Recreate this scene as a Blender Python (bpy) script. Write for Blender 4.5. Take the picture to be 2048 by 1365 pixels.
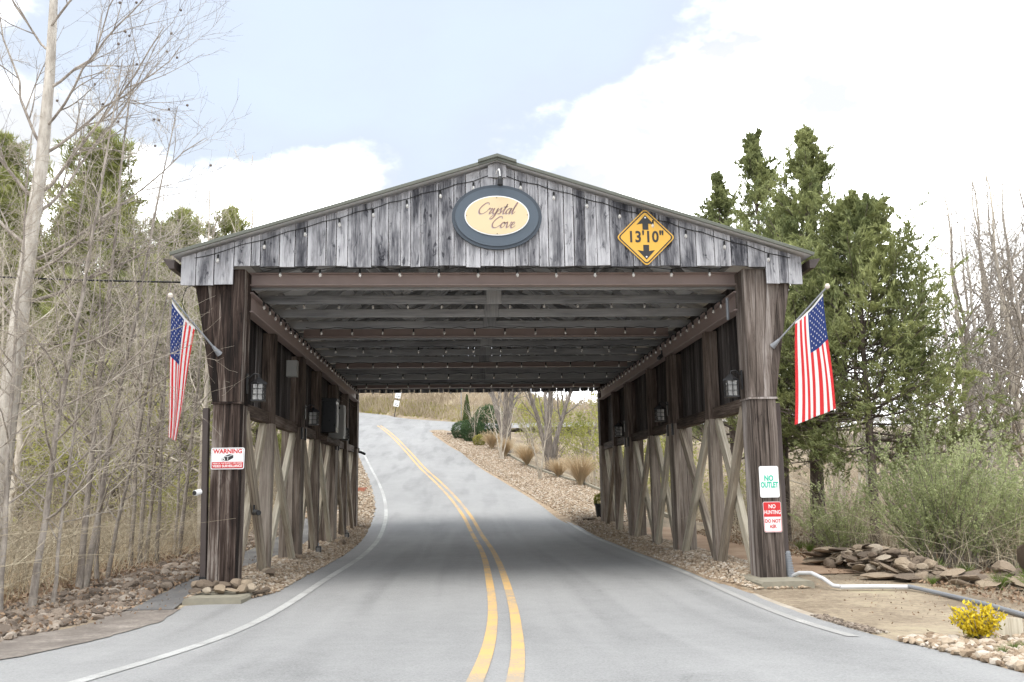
import bpy, math, random
import numpy as np
from mathutils import Vector, Matrix

random.seed(7)
RNG = np.random.default_rng(11)
R = math.radians
SC = bpy.context.scene
COL = SC.collection
for o in list(bpy.data.objects):
    bpy.data.objects.remove(o)

# ---------------------------------------------------------------- camera
PITCH, YAW, ROLL = 0.1621, 0.0571, -0.0146
CAM = Vector((-0.518, -12.3137, 1.3234))
_F = Vector((math.sin(YAW)*math.cos(PITCH), math.cos(YAW)*math.cos(PITCH), math.sin(PITCH)))
_R = Vector((math.cos(YAW), -math.sin(YAW), 0))
_U = _R.cross(_F)
_R2 = math.cos(ROLL)*_R + math.sin(ROLL)*_U
_U2 = -math.sin(ROLL)*_R + math.cos(ROLL)*_U
cd = bpy.data.cameras.new('camera')
cam = bpy.data.objects.new('camera', cd); COL.objects.link(cam)
cam.matrix_world = Matrix(((_R2.x, _U2.x, -_F.x, CAM.x), (_R2.y, _U2.y, -_F.y, CAM.y), (_R2.z, _U2.z, -_F.z, CAM.z), (0, 0, 0, 1)))
cd.sensor_width = 36; cd.lens = 1800/2048*36
cd.clip_start = 0.05; cd.clip_end = 3000
SC.camera = cam
SC.render.resolution_x = 1024; SC.render.resolution_y = 682

# ---------------------------------------------------------------- light
SUN_EL, SUN_AZ = R(66), R(205)      # azimuth from +Y clockwise: behind the camera, to its left
SKY_STRENGTH = 0.14
vs = SC.view_settings
vs.view_transform = 'Standard'; vs.look = 'None'; vs.gamma = 1.0; vs.use_curve_mapping = False
vs.exposure = 2.65
sd = bpy.data.lights.new('sun', 'SUN'); sd.energy = 0.5; sd.angle = R(40); sd.color = (1, .96, .9)
sun = bpy.data.objects.new('sun', sd); COL.objects.link(sun)
sdir = Vector((math.sin(SUN_AZ)*math.cos(SUN_EL), math.cos(SUN_AZ)*math.cos(SUN_EL), math.sin(SUN_EL)))
sun.rotation_euler = sdir.to_track_quat('Z', 'Y').to_euler()
sun.location = sdir*60

W = bpy.data.worlds.new('World'); SC.world = W; W.use_nodes = True
nt = W.node_tree; nt.nodes.clear()
class NB:
    """tiny node-graph helper"""
    def __init__(s, tree): s.t = tree
    def n(s, typ, **kw):
        nd = s.t.nodes.new(typ)
        for k, v in kw.items():
            if k.startswith('i_'):
                key = k[2:]; key = int(key) if key.isdigit() else key.replace('_', ' ')
                s.put(nd.inputs[key], v)
            else: setattr(nd, k, v)
        return nd
    def put(s, sock, v):
        if isinstance(v, bpy.types.NodeSocket): s.t.links.new(v, sock)
        elif isinstance(v, bpy.types.Node): s.t.links.new(v.outputs[0], sock)
        else: sock.default_value = v
    def m(s, op, a, b=0.0, c=0.0, clamp=False):
        nd = s.t.nodes.new('ShaderNodeMath'); nd.operation = op; nd.use_clamp = clamp
        s.put(nd.inputs[0], a); s.put(nd.inputs[1], b); s.put(nd.inputs[2], c)
        return nd.outputs[0]
    def vm(s, op, a, b=(0, 0, 0)):
        nd = s.t.nodes.new('ShaderNodeVectorMath'); nd.operation = op
        s.put(nd.inputs[0], a)
        if op == 'SCALE': s.put(nd.inputs['Scale'], b)
        else: s.put(nd.inputs[1], b)
        return nd.outputs['Value'] if op in ('DOT_PRODUCT', 'LENGTH') else nd.outputs[0]
    def mix(s, f, a, b, blend='MIX'):
        nd = s.t.nodes.new('ShaderNodeMix'); nd.data_type = 'RGBA'; nd.blend_type = blend
        s.put(nd.inputs[0], f); s.put(nd.inputs[6], a); s.put(nd.inputs[7], b)
        return nd.outputs[2]
    def noise(s, vec, scale, detail=4, rough=.55, dist=0.0):
        nd = s.t.nodes.new('ShaderNodeTexNoise')
        s.put(nd.inputs['Vector'], vec); nd.inputs['Scale'].default_value = scale
        nd.inputs['Detail'].default_value = detail; nd.inputs['Roughness'].default_value = rough
        nd.inputs['Distortion'].default_value = dist
        return nd.outputs[0]
    def smooth(s, x, lo, hi, a=0.0, b=1.0):
        nd = s.t.nodes.new('ShaderNodeMapRange'); nd.interpolation_type = 'SMOOTHSTEP'
        s.put(nd.inputs[0], x)
        for i, v in enumerate((lo, hi, a, b)): nd.inputs[i+1].default_value = v
        return nd.outputs[0]
    def ramp(s, f, stops):
        nd = s.t.nodes.new('ShaderNodeValToRGB'); s.put(nd.inputs[0], f)
        el = nd.color_ramp.elements
        while len(el) < len(stops): el.new(.5)
        for e, (p, c) in zip(el, stops): e.position = p; e.color = (*c, 1)
        return nd.outputs[0]
def c4(c): return (c[0], c[1], c[2], 1)

g = NB(nt)
sky = g.n('ShaderNodeTexSky'); sky.sky_type = 'NISHITA'; sky.sun_disc = False
sky.sun_elevation = SUN_EL; sky.sun_rotation = SUN_AZ
sky.air_density = 1.0; sky.dust_density = 2.2; sky.ozone_density = 1.0
tc = g.n('ShaderNodeTexCoord').outputs['Generated']
stretch = g.n('ShaderNodeMapping', vector_type='POINT'); g.put(stretch.inputs[0], tc)
stretch.inputs['Scale'].default_value = (1, 1, 1.7); stretch.inputs['Location'].default_value = (.31, .12, .05)
n1 = g.noise(stretch.outputs[0], 3.2, 8, .56, .25)
n2 = g.noise(stretch.outputs[0], 1.1, 3, .5)
def blob(d, r0, r1, w):
    return g.m('MULTIPLY', g.smooth(g.vm('DOT_PRODUCT', tc, d), math.cos(R(r1)), math.cos(R(r0))), w)
dens = g.m('ADD', g.m('MULTIPLY', n1, 1.0), g.m('MULTIPLY', n2, .45))
# cumulus banks as they stand in the sky; the same noise field covers the rest of the dome
for d, r0, r1, w in (((.44, .84, .30), 9, 19, .34), ((.24, .905, .345), 3, 9, .22), ((-.13, .94, .31), 1.5, 6.5, .22),
                     ((-.42, .87, .27), 2, 8, .20), ((.55, .80, .17), 6, 16, .25), ((-.21, .935, .285), 1, 4, .12),
                     ((.0, .86, .51), 6, 16, -.22), ((-.28, .86, .42), 5, 13, -.20), ((.395, .80, .449), 1, 4.5, -.12)):
    dens = g.m('ADD', dens, blob(d, r0, r1, w))
n4 = g.noise(stretch.outputs[0], 16, 6, .6)
dens = g.m('ADD', dens, g.m('MULTIPLY', g.m('SUBTRACT', n4, .5), .22))
mask = g.smooth(dens, .66, .97)
veil = g.smooth(dens, .3, .8, .9, .98)
n3 = g.noise(stretch.outputs[0], 7, 5, .6)
shade = g.smooth(g.m('ADD', n3, g.m('MULTIPLY', n2, .6)), .70, 1.0)
cloud = g.mix(shade, c4((11.0, 11.2, 11.3)), c4((1.10, 1.13, 1.18)))
blue = g.mix(veil, sky.outputs[0], c4((.86, .945, 1.07)))
skyc = g.mix(mask, blue, cloud)
bg = g.n('ShaderNodeBackground'); g.put(bg.inputs[0], skyc); bg.inputs[1].default_value = SKY_STRENGTH
out = g.n('ShaderNodeOutputWorld'); g.put(out.inputs[0], bg.outputs[0])

# ---------------------------------------------------------------- terrain functions
KY = np.array([-30, -20, -14, -8, -3, 2, 7, 12, 17, 22, 28, 34, 41, 49, 58, 68, 80, 100, 140.])
KX = np.array([-6.5, -3.2, -1.4, -.451, -.106, -.005, .008, -.125, -.383, -.845, -1.612, -2.517, -3.726, -5.199, -7.074, -9.6, -13, -20, -34.])
KZ = np.array([.9, .6, .42, .26, -.009, .012, .017, .122, .491, .985, 1.661, 2.401, 3.578, 4.934, 6.335, 7.7, 9.3, 11.4, 14])
def hermite(kx, kv, x):
    x = np.asarray(x, float); m = np.gradient(kv, kx)
    i = np.clip(np.searchsorted(kx, x)-1, 0, len(kx)-2)
    h = kx[i+1]-kx[i]; t = np.clip((x-kx[i])/h, 0, 1)
    return (2*t**3-3*t**2+1)*kv[i]+(t**3-2*t**2+t)*h*m[i]+(-2*t**3+3*t**2)*kv[i+1]+(t**3-t**2)*h*m[i+1]
def XR(y): return hermite(KY, KX, y)
def ZR(y): return hermite(KY, KZ, y)
def sstep(x, a, b):
    t = np.clip((np.asarray(x, float)-a)/(b-a), 0, 1); return t*t*(3-2*t)
def hashnoise(x, y, s):
    x = np.asarray(x, float)/s; y = np.asarray(y, float)/s
    ix, iy = np.floor(x), np.floor(y); fx, fy = x-ix, y-iy
    fx = fx*fx*(3-2*fx); fy = fy*fy*(3-2*fy)
    h = lambda a, b: np.modf(np.abs(np.sin(a*127.1+b*311.7)*43758.5453))[0]
    return (h(ix, iy)*(1-fx)+h(ix+1, iy)*fx)*(1-fy)+(h(ix, iy+1)*(1-fx)+h(ix+1, iy+1)*fx)*fy
def ASPL(y): return np.interp(y, [-30, -8, -4.8, -2.2, -1.0, -.8, -.35, .3, 60, 140], [6, 4.45, 3.9, 3.75, 3.8, 3.4, 3.15, 2.98, 3.0, 3.2])
def ASPR(y): return np.interp(y, [-30, -8, -4, -1, 1, 140], [3.3, 3.1, 3.12, 3.12, 3.0, 3.0])
def YE(x): return np.where(x < -.6, np.minimum(59-1.72*(x+.6), 84), 59-.25*np.minimum(x+.6, 12))
def ground(x, y, low=True):
    x = np.asarray(x, float); y = np.asarray(y, float)
    b = ZR(y); d = x-XR(y)
    z = b.copy() if hasattr(b, 'copy') else b
    far = sstep(y, 12, 24)
    junction = sstep(y, 44, 52)*(1-sstep(y, 62, 70))
    # right: gravel shelf, then the ground drops away to the wood
    e = np.maximum(d-6.0, 0)
    drop = (.06+.34*far)*e*(1-.85*junction)
    z = np.where(d > 0, np.maximum(z-drop, np.minimum(z, -1.1+.05*np.maximum(y-10, 0)+.03*np.maximum(x-10, 0))), z)
    # left: level verge, a dip behind the stones, then a rising bank
    e = np.maximum(-d-6.2, 0)
    z = np.where(d < 0, z-.35*sstep(e, 0, 3)*(1-far)+far*.16*np.minimum(e, 30)+.05*np.maximum(e-12, 0), z)
    # grass bank beyond the junction
    h = np.maximum(y-YE(x)-.6, 0)
    z = z+np.minimum(.34*h, 5.5+.05*h)*(1-sstep(x, 14, 40)*.75)
    bump = (hashnoise(x, y, 2.3)-.5)*.22+(hashnoise(x, y, .7)-.5)*.07
    off = np.minimum(sstep(-d, 6.0, 9)+sstep(d, 7.5, 11), 1)
    z = z+bump*off
    ad = np.abs(d)
    z = z+.10*sstep(ad, 3.02, 3.45)*(1-sstep(ad, 3.95, 4.35))*sstep(y, -.6, 1.2)*(1-sstep(y, 14, 20)*.6)
    if not low: return z
    inroad = ((d > -ASPL(y)+.05) & (d < ASPR(y)-.05) & (y < 82))
    jn = (x > -9) & (y > 49.5) & (y < YE(x)-.1) & (y > 52.8) & (x < 60)
    return np.where(jn, z-.2, np.where(inroad, z-.07, z))
def gz(x, y): return float(ground(np.array([x]), np.array([y]), False)[0])

# ---------------------------------------------------------------- mesh helpers
def link(o, parent=None):
    COL.objects.link(o)
    if parent is not None: o.parent = parent
    return o
def tag(o, label=None, cat=None, group=None, kind=None):
    if label: o['label'] = label
    if cat: o['category'] = cat
    if group: o['group'] = group
    if kind: o['kind'] = kind
    return o
def empty(name, loc=(0, 0, 0), label=None, cat=None, group=None):
    o = bpy.data.objects.new(name, None); o.location = loc; o.empty_display_size = .1
    link(o); return tag(o, label, cat, group)
def np_mesh(name, V, faces, mats=(), uvs=None, attr=None, midx=None, smooth=False):
    """V (n,3); faces list of int arrays (m,3) or (m,4)"""
    me = bpy.data.meshes.new(name)
    V = np.ascontiguousarray(V, np.float32)
    faces = [np.asarray(f, np.int32) for f in faces if len(f)]
    me.vertices.add(len(V)); me.vertices.foreach_set('co', V.ravel())
    loops = np.concatenate([f.ravel() for f in faces]); tot = np.concatenate([np.full(len(f), f.shape[1], np.int32) for f in faces])
    start = np.concatenate([[0], np.cumsum(tot)[:-1]]).astype(np.int32)
    me.loops.add(len(loops)); me.loops.foreach_set('vertex_index', loops)
    me.polygons.add(len(tot)); me.polygons.foreach_set('loop_start', start)
    me.update(calc_edges=True)
    if smooth: me.polygons.foreach_set('use_smooth', np.ones(len(tot), bool))
    else: me.polygons.foreach_set('use_smooth', np.zeros(len(tot), bool))
    for m in mats: me.materials.append(m)
    if midx is not None: me.polygons.foreach_set('material_index', np.asarray(midx, np.int32))
    if uvs is not None:
        l = me.uv_layers.new(name='UVMap'); l.data.foreach_set('uv', np.asarray(uvs, np.float32).ravel())
    if attr is not None:
        a = me.attributes.new('rnd', 'FLOAT', 'POINT'); a.data.foreach_set('value', np.asarray(attr, np.float32))
    me.validate()
    return me
class MB:
    """collects small shapes into one mesh"""
    def __init__(s): s.v = []; s.f = []; s.uv = []; s.eu = []; s.mi = []; s.cur = 0
    def face(s, idx, uv=None, eu=None):
        s.f.append(tuple(idx)); s.mi.append(s.cur)
        s.uv += uv if uv else [(s.v[i][0]+s.v[i][1], s.v[i][2]) for i in idx]
        s.eu += eu if eu else [(.5, .5)]*len(idx)
    def plank(s, p0, p1, side, w, d, ch=.006, seg=1, jit=0.0, taper=1.0, rnd=None):
        """bar from p0 to p1, w wide along `side`, d deep across"""
        p0 = Vector(p0); p1 = Vector(p1); ax = (p1-p0); L = ax.length; ax.normalize()
        sx = Vector(side); sx = (sx-ax*sx.dot(ax)).normalized(); sy = ax.cross(sx)
        rnd = rnd or random
        uo, vo = rnd.uniform(0, 40), rnd.uniform(0, 40)
        c = min(ch, w*.3, d*.3); base = len(s.v)
        for k in range(seg+1):
            t = k/seg; q = 1+(taper-1)*t; a, b = w/2*q, d/2*q
            jx, jy = (rnd.uniform(-jit, jit), rnd.uniform(-jit, jit)) if jit else (0, 0)
            for (x, y) in ((-a+c, -b), (a-c, -b), (a, -b+c), (a, b-c), (a-c, b), (-a+c, b), (-a, b-c), (-a, -b+c)):
                s.v.append(p0+ax*(L*t)+sx*(x+jx)+sy*(y+jy))
        per = [0, w, w, w+d, w+d, 2*w+d, 2*w+d, 2*w+2*d]
        eu = [0, 1, 1, 0, 0, 1, 1, 0]
        for k in range(seg):
            for j in range(8):
                a, b = base+k*8+j, base+k*8+(j+1) % 8
                u0, u1 = per[j], per[j+1] if j < 7 else per[7]
                v0, v1 = L*k/seg, L*(k+1)/seg
                e0, e1 = (0, 1) if j % 2 == 0 else (0, 0)
                s.face((a, b, b+8, a+8), [(uo+u0, vo+v0), (uo+u1, vo+v0), (uo+u1, vo+v1), (uo+u0, vo+v1)],
                       [(e0, k/seg), (e1, k/seg), (e1, (k+1)/seg), (e0, (k+1)/seg)])
        for r, flip in ((base, True), (base+seg*8, False)):
            idx = [r+j for j in range(8)]
            if flip: idx.reverse()
            s.face(idx, [(uo+i*.02, vo) for i in range(8)], [(0, 0)]*8)
        return s
    def box(s, lo, hi, ch=.004):
        lo = Vector(lo); hi = Vector(hi); c = (lo+hi)/2; e = hi-lo
        return s.plank((c.x, c.y, lo.z), (c.x, c.y, hi.z), (1, 0, 0), e.x, e.y, ch)
    def tube(s, pts, rad, n=8, caps=True):
        pts = [Vector(p) for p in pts]; rad = rad if hasattr(rad, '__len__') else [rad]*len(pts)
        base = len(s.v); L = 0
        prev = None
        for i, p in enumerate(pts):
            t = (pts[min(i+1, len(pts)-1)]-pts[max(i-1, 0)]).normalized()
            if prev is None:
                ref = Vector((0, 0, 1)) if abs(t.z) < .9 else Vector((1, 0, 0))
                a = t.cross(ref).normalized()
            else: a = (prev-t*prev.dot(t)).normalized()
            prev = a; b = t.cross(a)
            for k in range(n):
                an = 2*math.pi*k/n; s.v.append(p+(a*math.cos(an)+b*math.sin(an))*rad[i])
        for i in range(len(pts)-1):
            for k in range(n):
                a0, a1 = base+i*n+k, base+i*n+(k+1) % n
                s.face((a0, a1, a1+n, a0+n))
        if caps:
            s.face([base+k for k in reversed(range(n))]); s.face([base+(len(pts)-1)*n+k for k in range(n)])
        return s
    def lathe(s, prof, c=(0, 0, 0), n=12, axis='z'):
        base = len(s.v); c = Vector(c)
        for (r, h) in prof:
            for k in range(n):
                an = 2*math.pi*k/n; x, y = r*math.cos(an), r*math.sin(an)
                s.v.append(c+(Vector((x, y, h)) if axis == 'z' else Vector((x, h, y)) if axis == 'y' else Vector((h, x, y))))
        for i in range(len(prof)-1):
            for k in range(n):
                a0, a1 = base+i*n+k, base+i*n+(k+1) % n
                q = (a0, a1, a1+n, a0+n)
                s.face(q if axis != 'y' else q[::-1])
        lo = [base+k for k in range(n)]; hi = [base+(len(prof)-1)*n+k for k in range(n)]
        s.face(lo[::-1] if axis != 'y' else lo); s.face(hi if axis != 'y' else hi[::-1])
        return s
    def prism(s, poly, y0, y1):
        """polygon in XZ extruded from y0 to y1 (counter-clockwise seen from -Y)"""
        n = len(poly); base = len(s.v)
        for (x, z) in poly: s.v.append(Vector((x, y0, z)))
        for (x, z) in poly: s.v.append(Vector((x, y1, z)))
        uv = [(x, z) for x, z in poly]; x0 = min(p[0] for p in poly); xw = max(max(p[0] for p in poly)-x0, 1e-6)
        s.face([base+i for i in range(n)], uv, [((x-x0)/xw, .5) for x, z in poly]); s.face([base+n+i for i in reversed(range(n))], uv[::-1])
        for i in range(n):
            j = (i+1) % n
            s.face((base+j, base+i, base+n+i, base+n+j))
        return s
    def mesh(s, name, mats, smooth=False):
        me = bpy.data.meshes.new(name); me.from_pydata([tuple(v) for v in s.v], [], s.f)
        for m in (mats if isinstance(mats, (list, tuple)) else [mats]): me.materials.append(m)
        l = me.uv_layers.new(name='UVMap'); l.data.foreach_set('uv', np.asarray(s.uv, np.float32).ravel())
        l = me.uv_layers.new(name='Edge'); l.data.foreach_set('uv', np.asarray(s.eu, np.float32).ravel())
        me.polygons.foreach_set('material_index', s.mi)
        if smooth: me.polygons.foreach_set('use_smooth', [True]*len(s.f))
        me.update(); return me
    def build(s, name, mats, parent=None, smooth=False):
        return link(bpy.data.objects.new(name, s.mesh(name, mats, smooth)), parent)
def plank_obj(name, mat, parent, *a, **k): return MB().plank(*a, **k).build(name, mat, parent)
def inst(name, mesh, parent=None, loc=(0, 0, 0), rot=(0, 0, 0), scale=1.0):
    o = bpy.data.objects.new(name, mesh); o.location = loc; o.rotation_euler = rot
    o.scale = (scale,)*3 if not hasattr(scale, '__len__') else scale
    return link(o, parent)
def copy_tree(o, parent=None):
    c = o.copy(); COL.objects.link(c); c.parent = parent
    for ch in o.children: copy_tree(ch, c)
    return c
def text_mesh(name, body, size, mat, bold=0.0, extrude=.001, sx=1.0, shear=0.0, spacing=1.0):
    cu = bpy.data.curves.new('txt', 'FONT'); cu.body = body; cu.size = size; cu.align_x = 'CENTER'; cu.align_y = 'CENTER'
    cu.offset = bold; cu.extrude = extrude; cu.shear = shear; cu.space_character = spacing; cu.space_line = .9
    cu.resolution_u = 3
    to = bpy.data.objects.new('txt', cu); COL.objects.link(to)
    dg = bpy.context.evaluated_depsgraph_get(); dg.update()
    me = bpy.data.meshes.new_from_object(to.evaluated_get(dg)); me.name = name
    bpy.data.objects.remove(to); bpy.data.curves.remove(cu)
    for v in me.vertices: v.co = (v.co.x*sx, -v.co.z, v.co.y)      # stand it up, facing -Y
    me.materials.clear(); me.materials.append(mat)
    return me
# ---------------------------------------------------------------- materials
def new_mat(name):
    m = bpy.data.materials.new(name); m.use_nodes = True; t = m.node_tree
    b = t.nodes['Principled BSDF']; b.inputs['Specular IOR Level'].default_value = .3
    return m, NB(t), b
def plain(name, col, rough=.6, metal=0.0, var=.12, scale=14, bump=0.0, spec=.3):
    m, g, b = new_mat(name)
    co = g.n('ShaderNodeTexCoord').outputs['Object']
    n = g.noise(co, scale, 5)
    k = g.m('ADD', 1-var, g.m('MULTIPLY', n, 2*var))
    g.put(b.inputs['Base Color'], g.vm('SCALE', col, k))
    g.put(b.inputs['Roughness'], g.smooth(n, .2, .8, max(rough-.12, .05), min(rough+.12, 1)))
    b.inputs['Metallic'].default_value = metal; b.inputs['Specular IOR Level'].default_value = spec
    if bump:
        bp = g.n('ShaderNodeBump'); bp.inputs['Strength'].default_value = bump; bp.inputs['Distance'].default_value = .01
        g.put(bp.inputs['Height'], n); g.put(b.inputs['Normal'], bp.outputs[0])
    return m
def wood(name, stops, bias=.5, broad=1.0, grain=.5, edge=0.0, sb=(5, .9), sg=(70, 2.2), var=.25, bump=.5, blot=0.0):
    m, g, b = new_mat(name)
    uv = g.n('ShaderNodeUVMap', uv_map='UVMap').outputs[0]; ed = g.n('ShaderNodeUVMap', uv_map='Edge').outputs[0]
    rnd = g.n('ShaderNodeObjectInfo').outputs['Random']
    def co(s):
        mp = g.n('ShaderNodeMapping'); g.put(mp.inputs[0], uv); mp.inputs['Scale'].default_value = (s[0], s[1], 1)
        off = g.n('ShaderNodeCombineXYZ'); g.put(off.inputs[0], g.m('MULTIPLY', rnd, 91)); g.put(off.inputs[1], g.m('MULTIPLY', rnd, 57)); g.put(off.inputs[2], g.m('MULTIPLY', rnd, 33))
        return g.vm('ADD', mp.outputs[0], off.outputs[0])
    nb = g.noise(co(sb), 1, 5, .6, .3); ng = g.noise(co(sg), 1, 4, .65, .4); nf = g.noise(co((260, 14)), 1, 2, .6)
    crack = g.smooth(g.noise(co((110, 1.1)), 1, 3, .6, .6), .62, .72)
    v = g.m('ADD', bias, g.m('MULTIPLY', g.m('SUBTRACT', nb, .5), 2*broad))
    v = g.m('ADD', v, g.m('MULTIPLY', g.m('SUBTRACT', ng, .5), 2*grain))
    v = g.m('ADD', v, g.m('MULTIPLY', g.m('SUBTRACT', nf, .5), .35*grain))
    if blot:
        nk = g.smooth(g.noise(co((11, 3.2)), 1, 6, .72, .8), .56, .66)
        v = g.m('SUBTRACT', v, g.m('MULTIPLY', nk, blot))
    if edge:
        sep = g.n('ShaderNodeSeparateXYZ'); g.put(sep.inputs[0], ed)
        e = g.m('ABSOLUTE', g.m('SUBTRACT', sep.outputs[0], .5))
        v = g.m('ADD', v, g.m('MULTIPLY', g.smooth(e, .18, .48), edge))
    v = g.m('ADD', v, g.m('MULTIPLY', g.m('SUBTRACT', rnd, .5), var))
    v = g.m('SUBTRACT', v, g.m('MULTIPLY', crack, .22))
    g.put(b.inputs['Base Color'], g.ramp(v, stops)); b.inputs['Roughness'].default_value = .88
    b.inputs['Specular IOR Level'].default_value = .18
    bp = g.n('ShaderNodeBump'); bp.inputs['Strength'].default_value = bump; bp.inputs['Distance'].default_value = .006
    g.put(bp.inputs['Height'], g.m('SUBTRACT', g.m('ADD', ng, g.m('MULTIPLY', nf, .4)), crack)); g.put(b.inputs['Normal'], bp.outputs[0])
    return m
M = {}
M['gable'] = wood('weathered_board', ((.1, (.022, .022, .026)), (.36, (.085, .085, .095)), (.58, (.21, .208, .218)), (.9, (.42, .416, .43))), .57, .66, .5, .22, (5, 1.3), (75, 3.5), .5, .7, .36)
M['post_l'] = wood('dark_stained_wood', ((.2, (.011, .008, .007)), (.45, (.040, .027, .022)), (.65, (.10, .075, .062)), (.9, (.28, .245, .215))), .42, .8, .45, .12, (7, .7), (55, 1.6), .5, .7, .12)
M['post_r'] = wood('grey_brown_wood', ((.15, (.032, .025, .021)), (.42, (.115, .092, .078)), (.65, (.205, .175, .155)), (.9, (.36, .325, .305))), .49, .7, .45, .0, (9, .6), (60, 1.5), .65, .7, .12)
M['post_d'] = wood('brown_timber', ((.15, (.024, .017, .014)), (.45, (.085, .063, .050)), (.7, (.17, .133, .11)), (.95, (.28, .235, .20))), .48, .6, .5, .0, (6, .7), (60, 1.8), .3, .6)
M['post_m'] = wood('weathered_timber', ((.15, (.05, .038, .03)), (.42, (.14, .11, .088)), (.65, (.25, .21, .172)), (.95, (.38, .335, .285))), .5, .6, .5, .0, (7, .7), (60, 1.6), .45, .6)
M['brace'] = wood('bare_timber', ((.12, (.11, .088, .066)), (.42, (.29, .24, .185)), (.65, (.45, .40, .31)), (.95, (.60, .555, .45))), .5, .55, .5, .0, (7, .6), (50, 1.4), .45, .6)
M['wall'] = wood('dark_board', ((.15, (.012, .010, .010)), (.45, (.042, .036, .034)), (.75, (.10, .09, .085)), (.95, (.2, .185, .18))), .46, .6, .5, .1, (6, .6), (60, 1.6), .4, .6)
M['chord'] = wood('grey_lumber', ((.15, (.15, .153, .16)), (.5, (.32, .325, .335)), (.85, (.46, .46, .465))), .5, .5, .4, .0, (5, .8), (60, 2), .3, .3)
M['steel'] = plain('primer_steel', (.33, .26, .24), .6, 0, .14, 5)
M['metal_roof'] = plain('roof_sheet', (.74, .75, .77), .5, 0, .08, 3)
M['trim'] = plain('olive_metal', (.115, .12, .10), .5, 0, .2, 6)
M['black'] = plain('black_metal', (.018, .018, .019), .45, 0, .2, 30)
M['brownmetal'] = plain('brown_metal', (.062, .048, .043), .45, 0, .15, 8)
M['greybox'] = plain('grey_box', (.22, .215, .20), .55, 0, .1, 12)
M['white'] = plain('white_paint', (.78, .78, .77), .5, 0, .05, 20)
M['whitepipe'] = plain('white_pipe', (.50, .50, .50), .45, 0, .12, 9)
M['greypipe'] = plain('grey_pipe', (.22, .23, .245), .5, 0, .12, 9)
M['concrete'] = plain('concrete', (.24, .22, .17), .9, 0, .3, 9, .5)
M['signgreen'] = plain('sign_green', (.03, .45, .30), .5, 0, .1, 20)
M['signred'] = plain('sign_red', (.52, .028, .03), .45, 0, .08, 20)
M['signyellow'] = plain('sign_yellow', (.62, .36, .06), .45, 0, .07, 9)
M['signblack'] = plain('sign_black', (.03, .03, .03), .5, 0, .2, 30)
M['slate'] = plain('slate_blue_paint', (.075, .095, .118), .55, 0, .15, 6)
M['slate2'] = plain('slate_rim_paint', (.05, .062, .077), .55, 0, .2, 9)
M['cream'] = plain('cream_panel', (.60, .48, .30), .5, 0, .04, 5)
M['mauve'] = plain('letter_brown', (.24, .15, .135), .5, 0, .15, 20)
M['mauve2'] = plain('letter_shadow', (.42, .36, .34), .5, 0, .1, 20)
M['silver'] = plain('silver_bolt', (.6, .6, .6), .35, .8, .1, 20)
M['brass'] = plain('pale_knob', (.62, .55, .48), .4, 0, .1, 20)
M['brick'] = plain('red_brick', (.42, .17, .11), .9, 0, .2, 20, .3)
M['blackplastic'] = plain('black_plastic', (.02, .02, .021), .35, 0, .2, 20)
M['cable'] = plain('black_cable', (.012, .012, .012), .6, 0, .1, 20)
def cloth(name, col):
    m, g, b = new_mat(name); t = m.node_tree
    co = g.n('ShaderNodeTexCoord').outputs['Object']; n = g.noise(co, 300, 2)
    cc = g.vm('SCALE', col, g.m('ADD', .9, g.m('MULTIPLY', n, .2)))
    g.put(b.inputs['Base Color'], cc); b.inputs['Roughness'].default_value = .7
    tr = g.n('ShaderNodeBsdfTranslucent'); g.put(tr.inputs[0], cc)
    mx = g.n('ShaderNodeMixShader'); mx.inputs[0].default_value = .35
    t.links.new(b.outputs[0], mx.inputs[1]); t.links.new(tr.outputs[0], mx.inputs[2])
    t.links.new(mx.outputs[0], t.nodes['Material Output'].inputs[0]); return m
M['flagred'] = cloth('flag_red', (.66, .035, .04)); M['flagwhite'] = cloth('flag_white', (.8, .79, .78)); M['flagblue'] = cloth('flag_blue', (.025, .045, .17))
def glass(name, col, rough=.15):
    m, g, b = new_mat(name); b.inputs['Base Color'].default_value = c4(col); b.inputs['Roughness'].default_value = rough
    b.inputs['Transmission Weight'].default_value = .55; b.inputs['Alpha'].default_value = .9; return m
M['glass'] = glass('lamp_glass', (.42, .41, .39)); M['bulb'] = glass('bulb_glass', (.92, .9, .85), .2)
def leaf(name, c0, c1, trans=.35):
    m, g, b = new_mat(name); t = m.node_tree
    a = g.n('ShaderNodeAttribute', attribute_name='rnd').outputs['Fac']
    rnd = g.n('ShaderNodeObjectInfo').outputs['Random']
    f = g.m('ADD', g.m('MULTIPLY', a, .85), g.m('MULTIPLY', rnd, .15))
    cc = g.mix(f, c4(c0), c4(c1)); g.put(b.inputs['Base Color'], cc); b.inputs['Roughness'].default_value = .65
    tr = g.n('ShaderNodeBsdfTranslucent'); g.put(tr.inputs[0], cc)
    mx = g.n('ShaderNodeMixShader'); mx.inputs[0].default_value = trans
    t.links.new(b.outputs[0], mx.inputs[1]); t.links.new(tr.outputs[0], mx.inputs[2])
    t.links.new(mx.outputs[0], t.nodes['Material Output'].inputs[0]); return m
M['cedar'] = leaf('cedar_foliage', (.10, .125, .048), (.36, .38, .155))
M['pine'] = leaf('pine_needles', (.12, .14, .045), (.36, .37, .12))
M['spring'] = leaf('spring_leaves', (.26, .28, .07), (.50, .49, .14), .5)
M['willow'] = leaf('pale_green_leaves', (.27, .31, .14), (.54, .58, .31), .45)
M['boxwood'] = leaf('dark_green_leaves', (.035, .07, .028), (.11, .17, .07))
M['arbor'] = leaf('arborvitae_leaves', (.05, .085, .025), (.14, .19, .055))
M['golden'] = leaf('yellow_leaves', (.55, .40, .02), (.80, .66, .05), .4)
M['goldgreen'] = leaf('olive_leaves', (.19, .19, .05), (.42, .38, .11))
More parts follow.
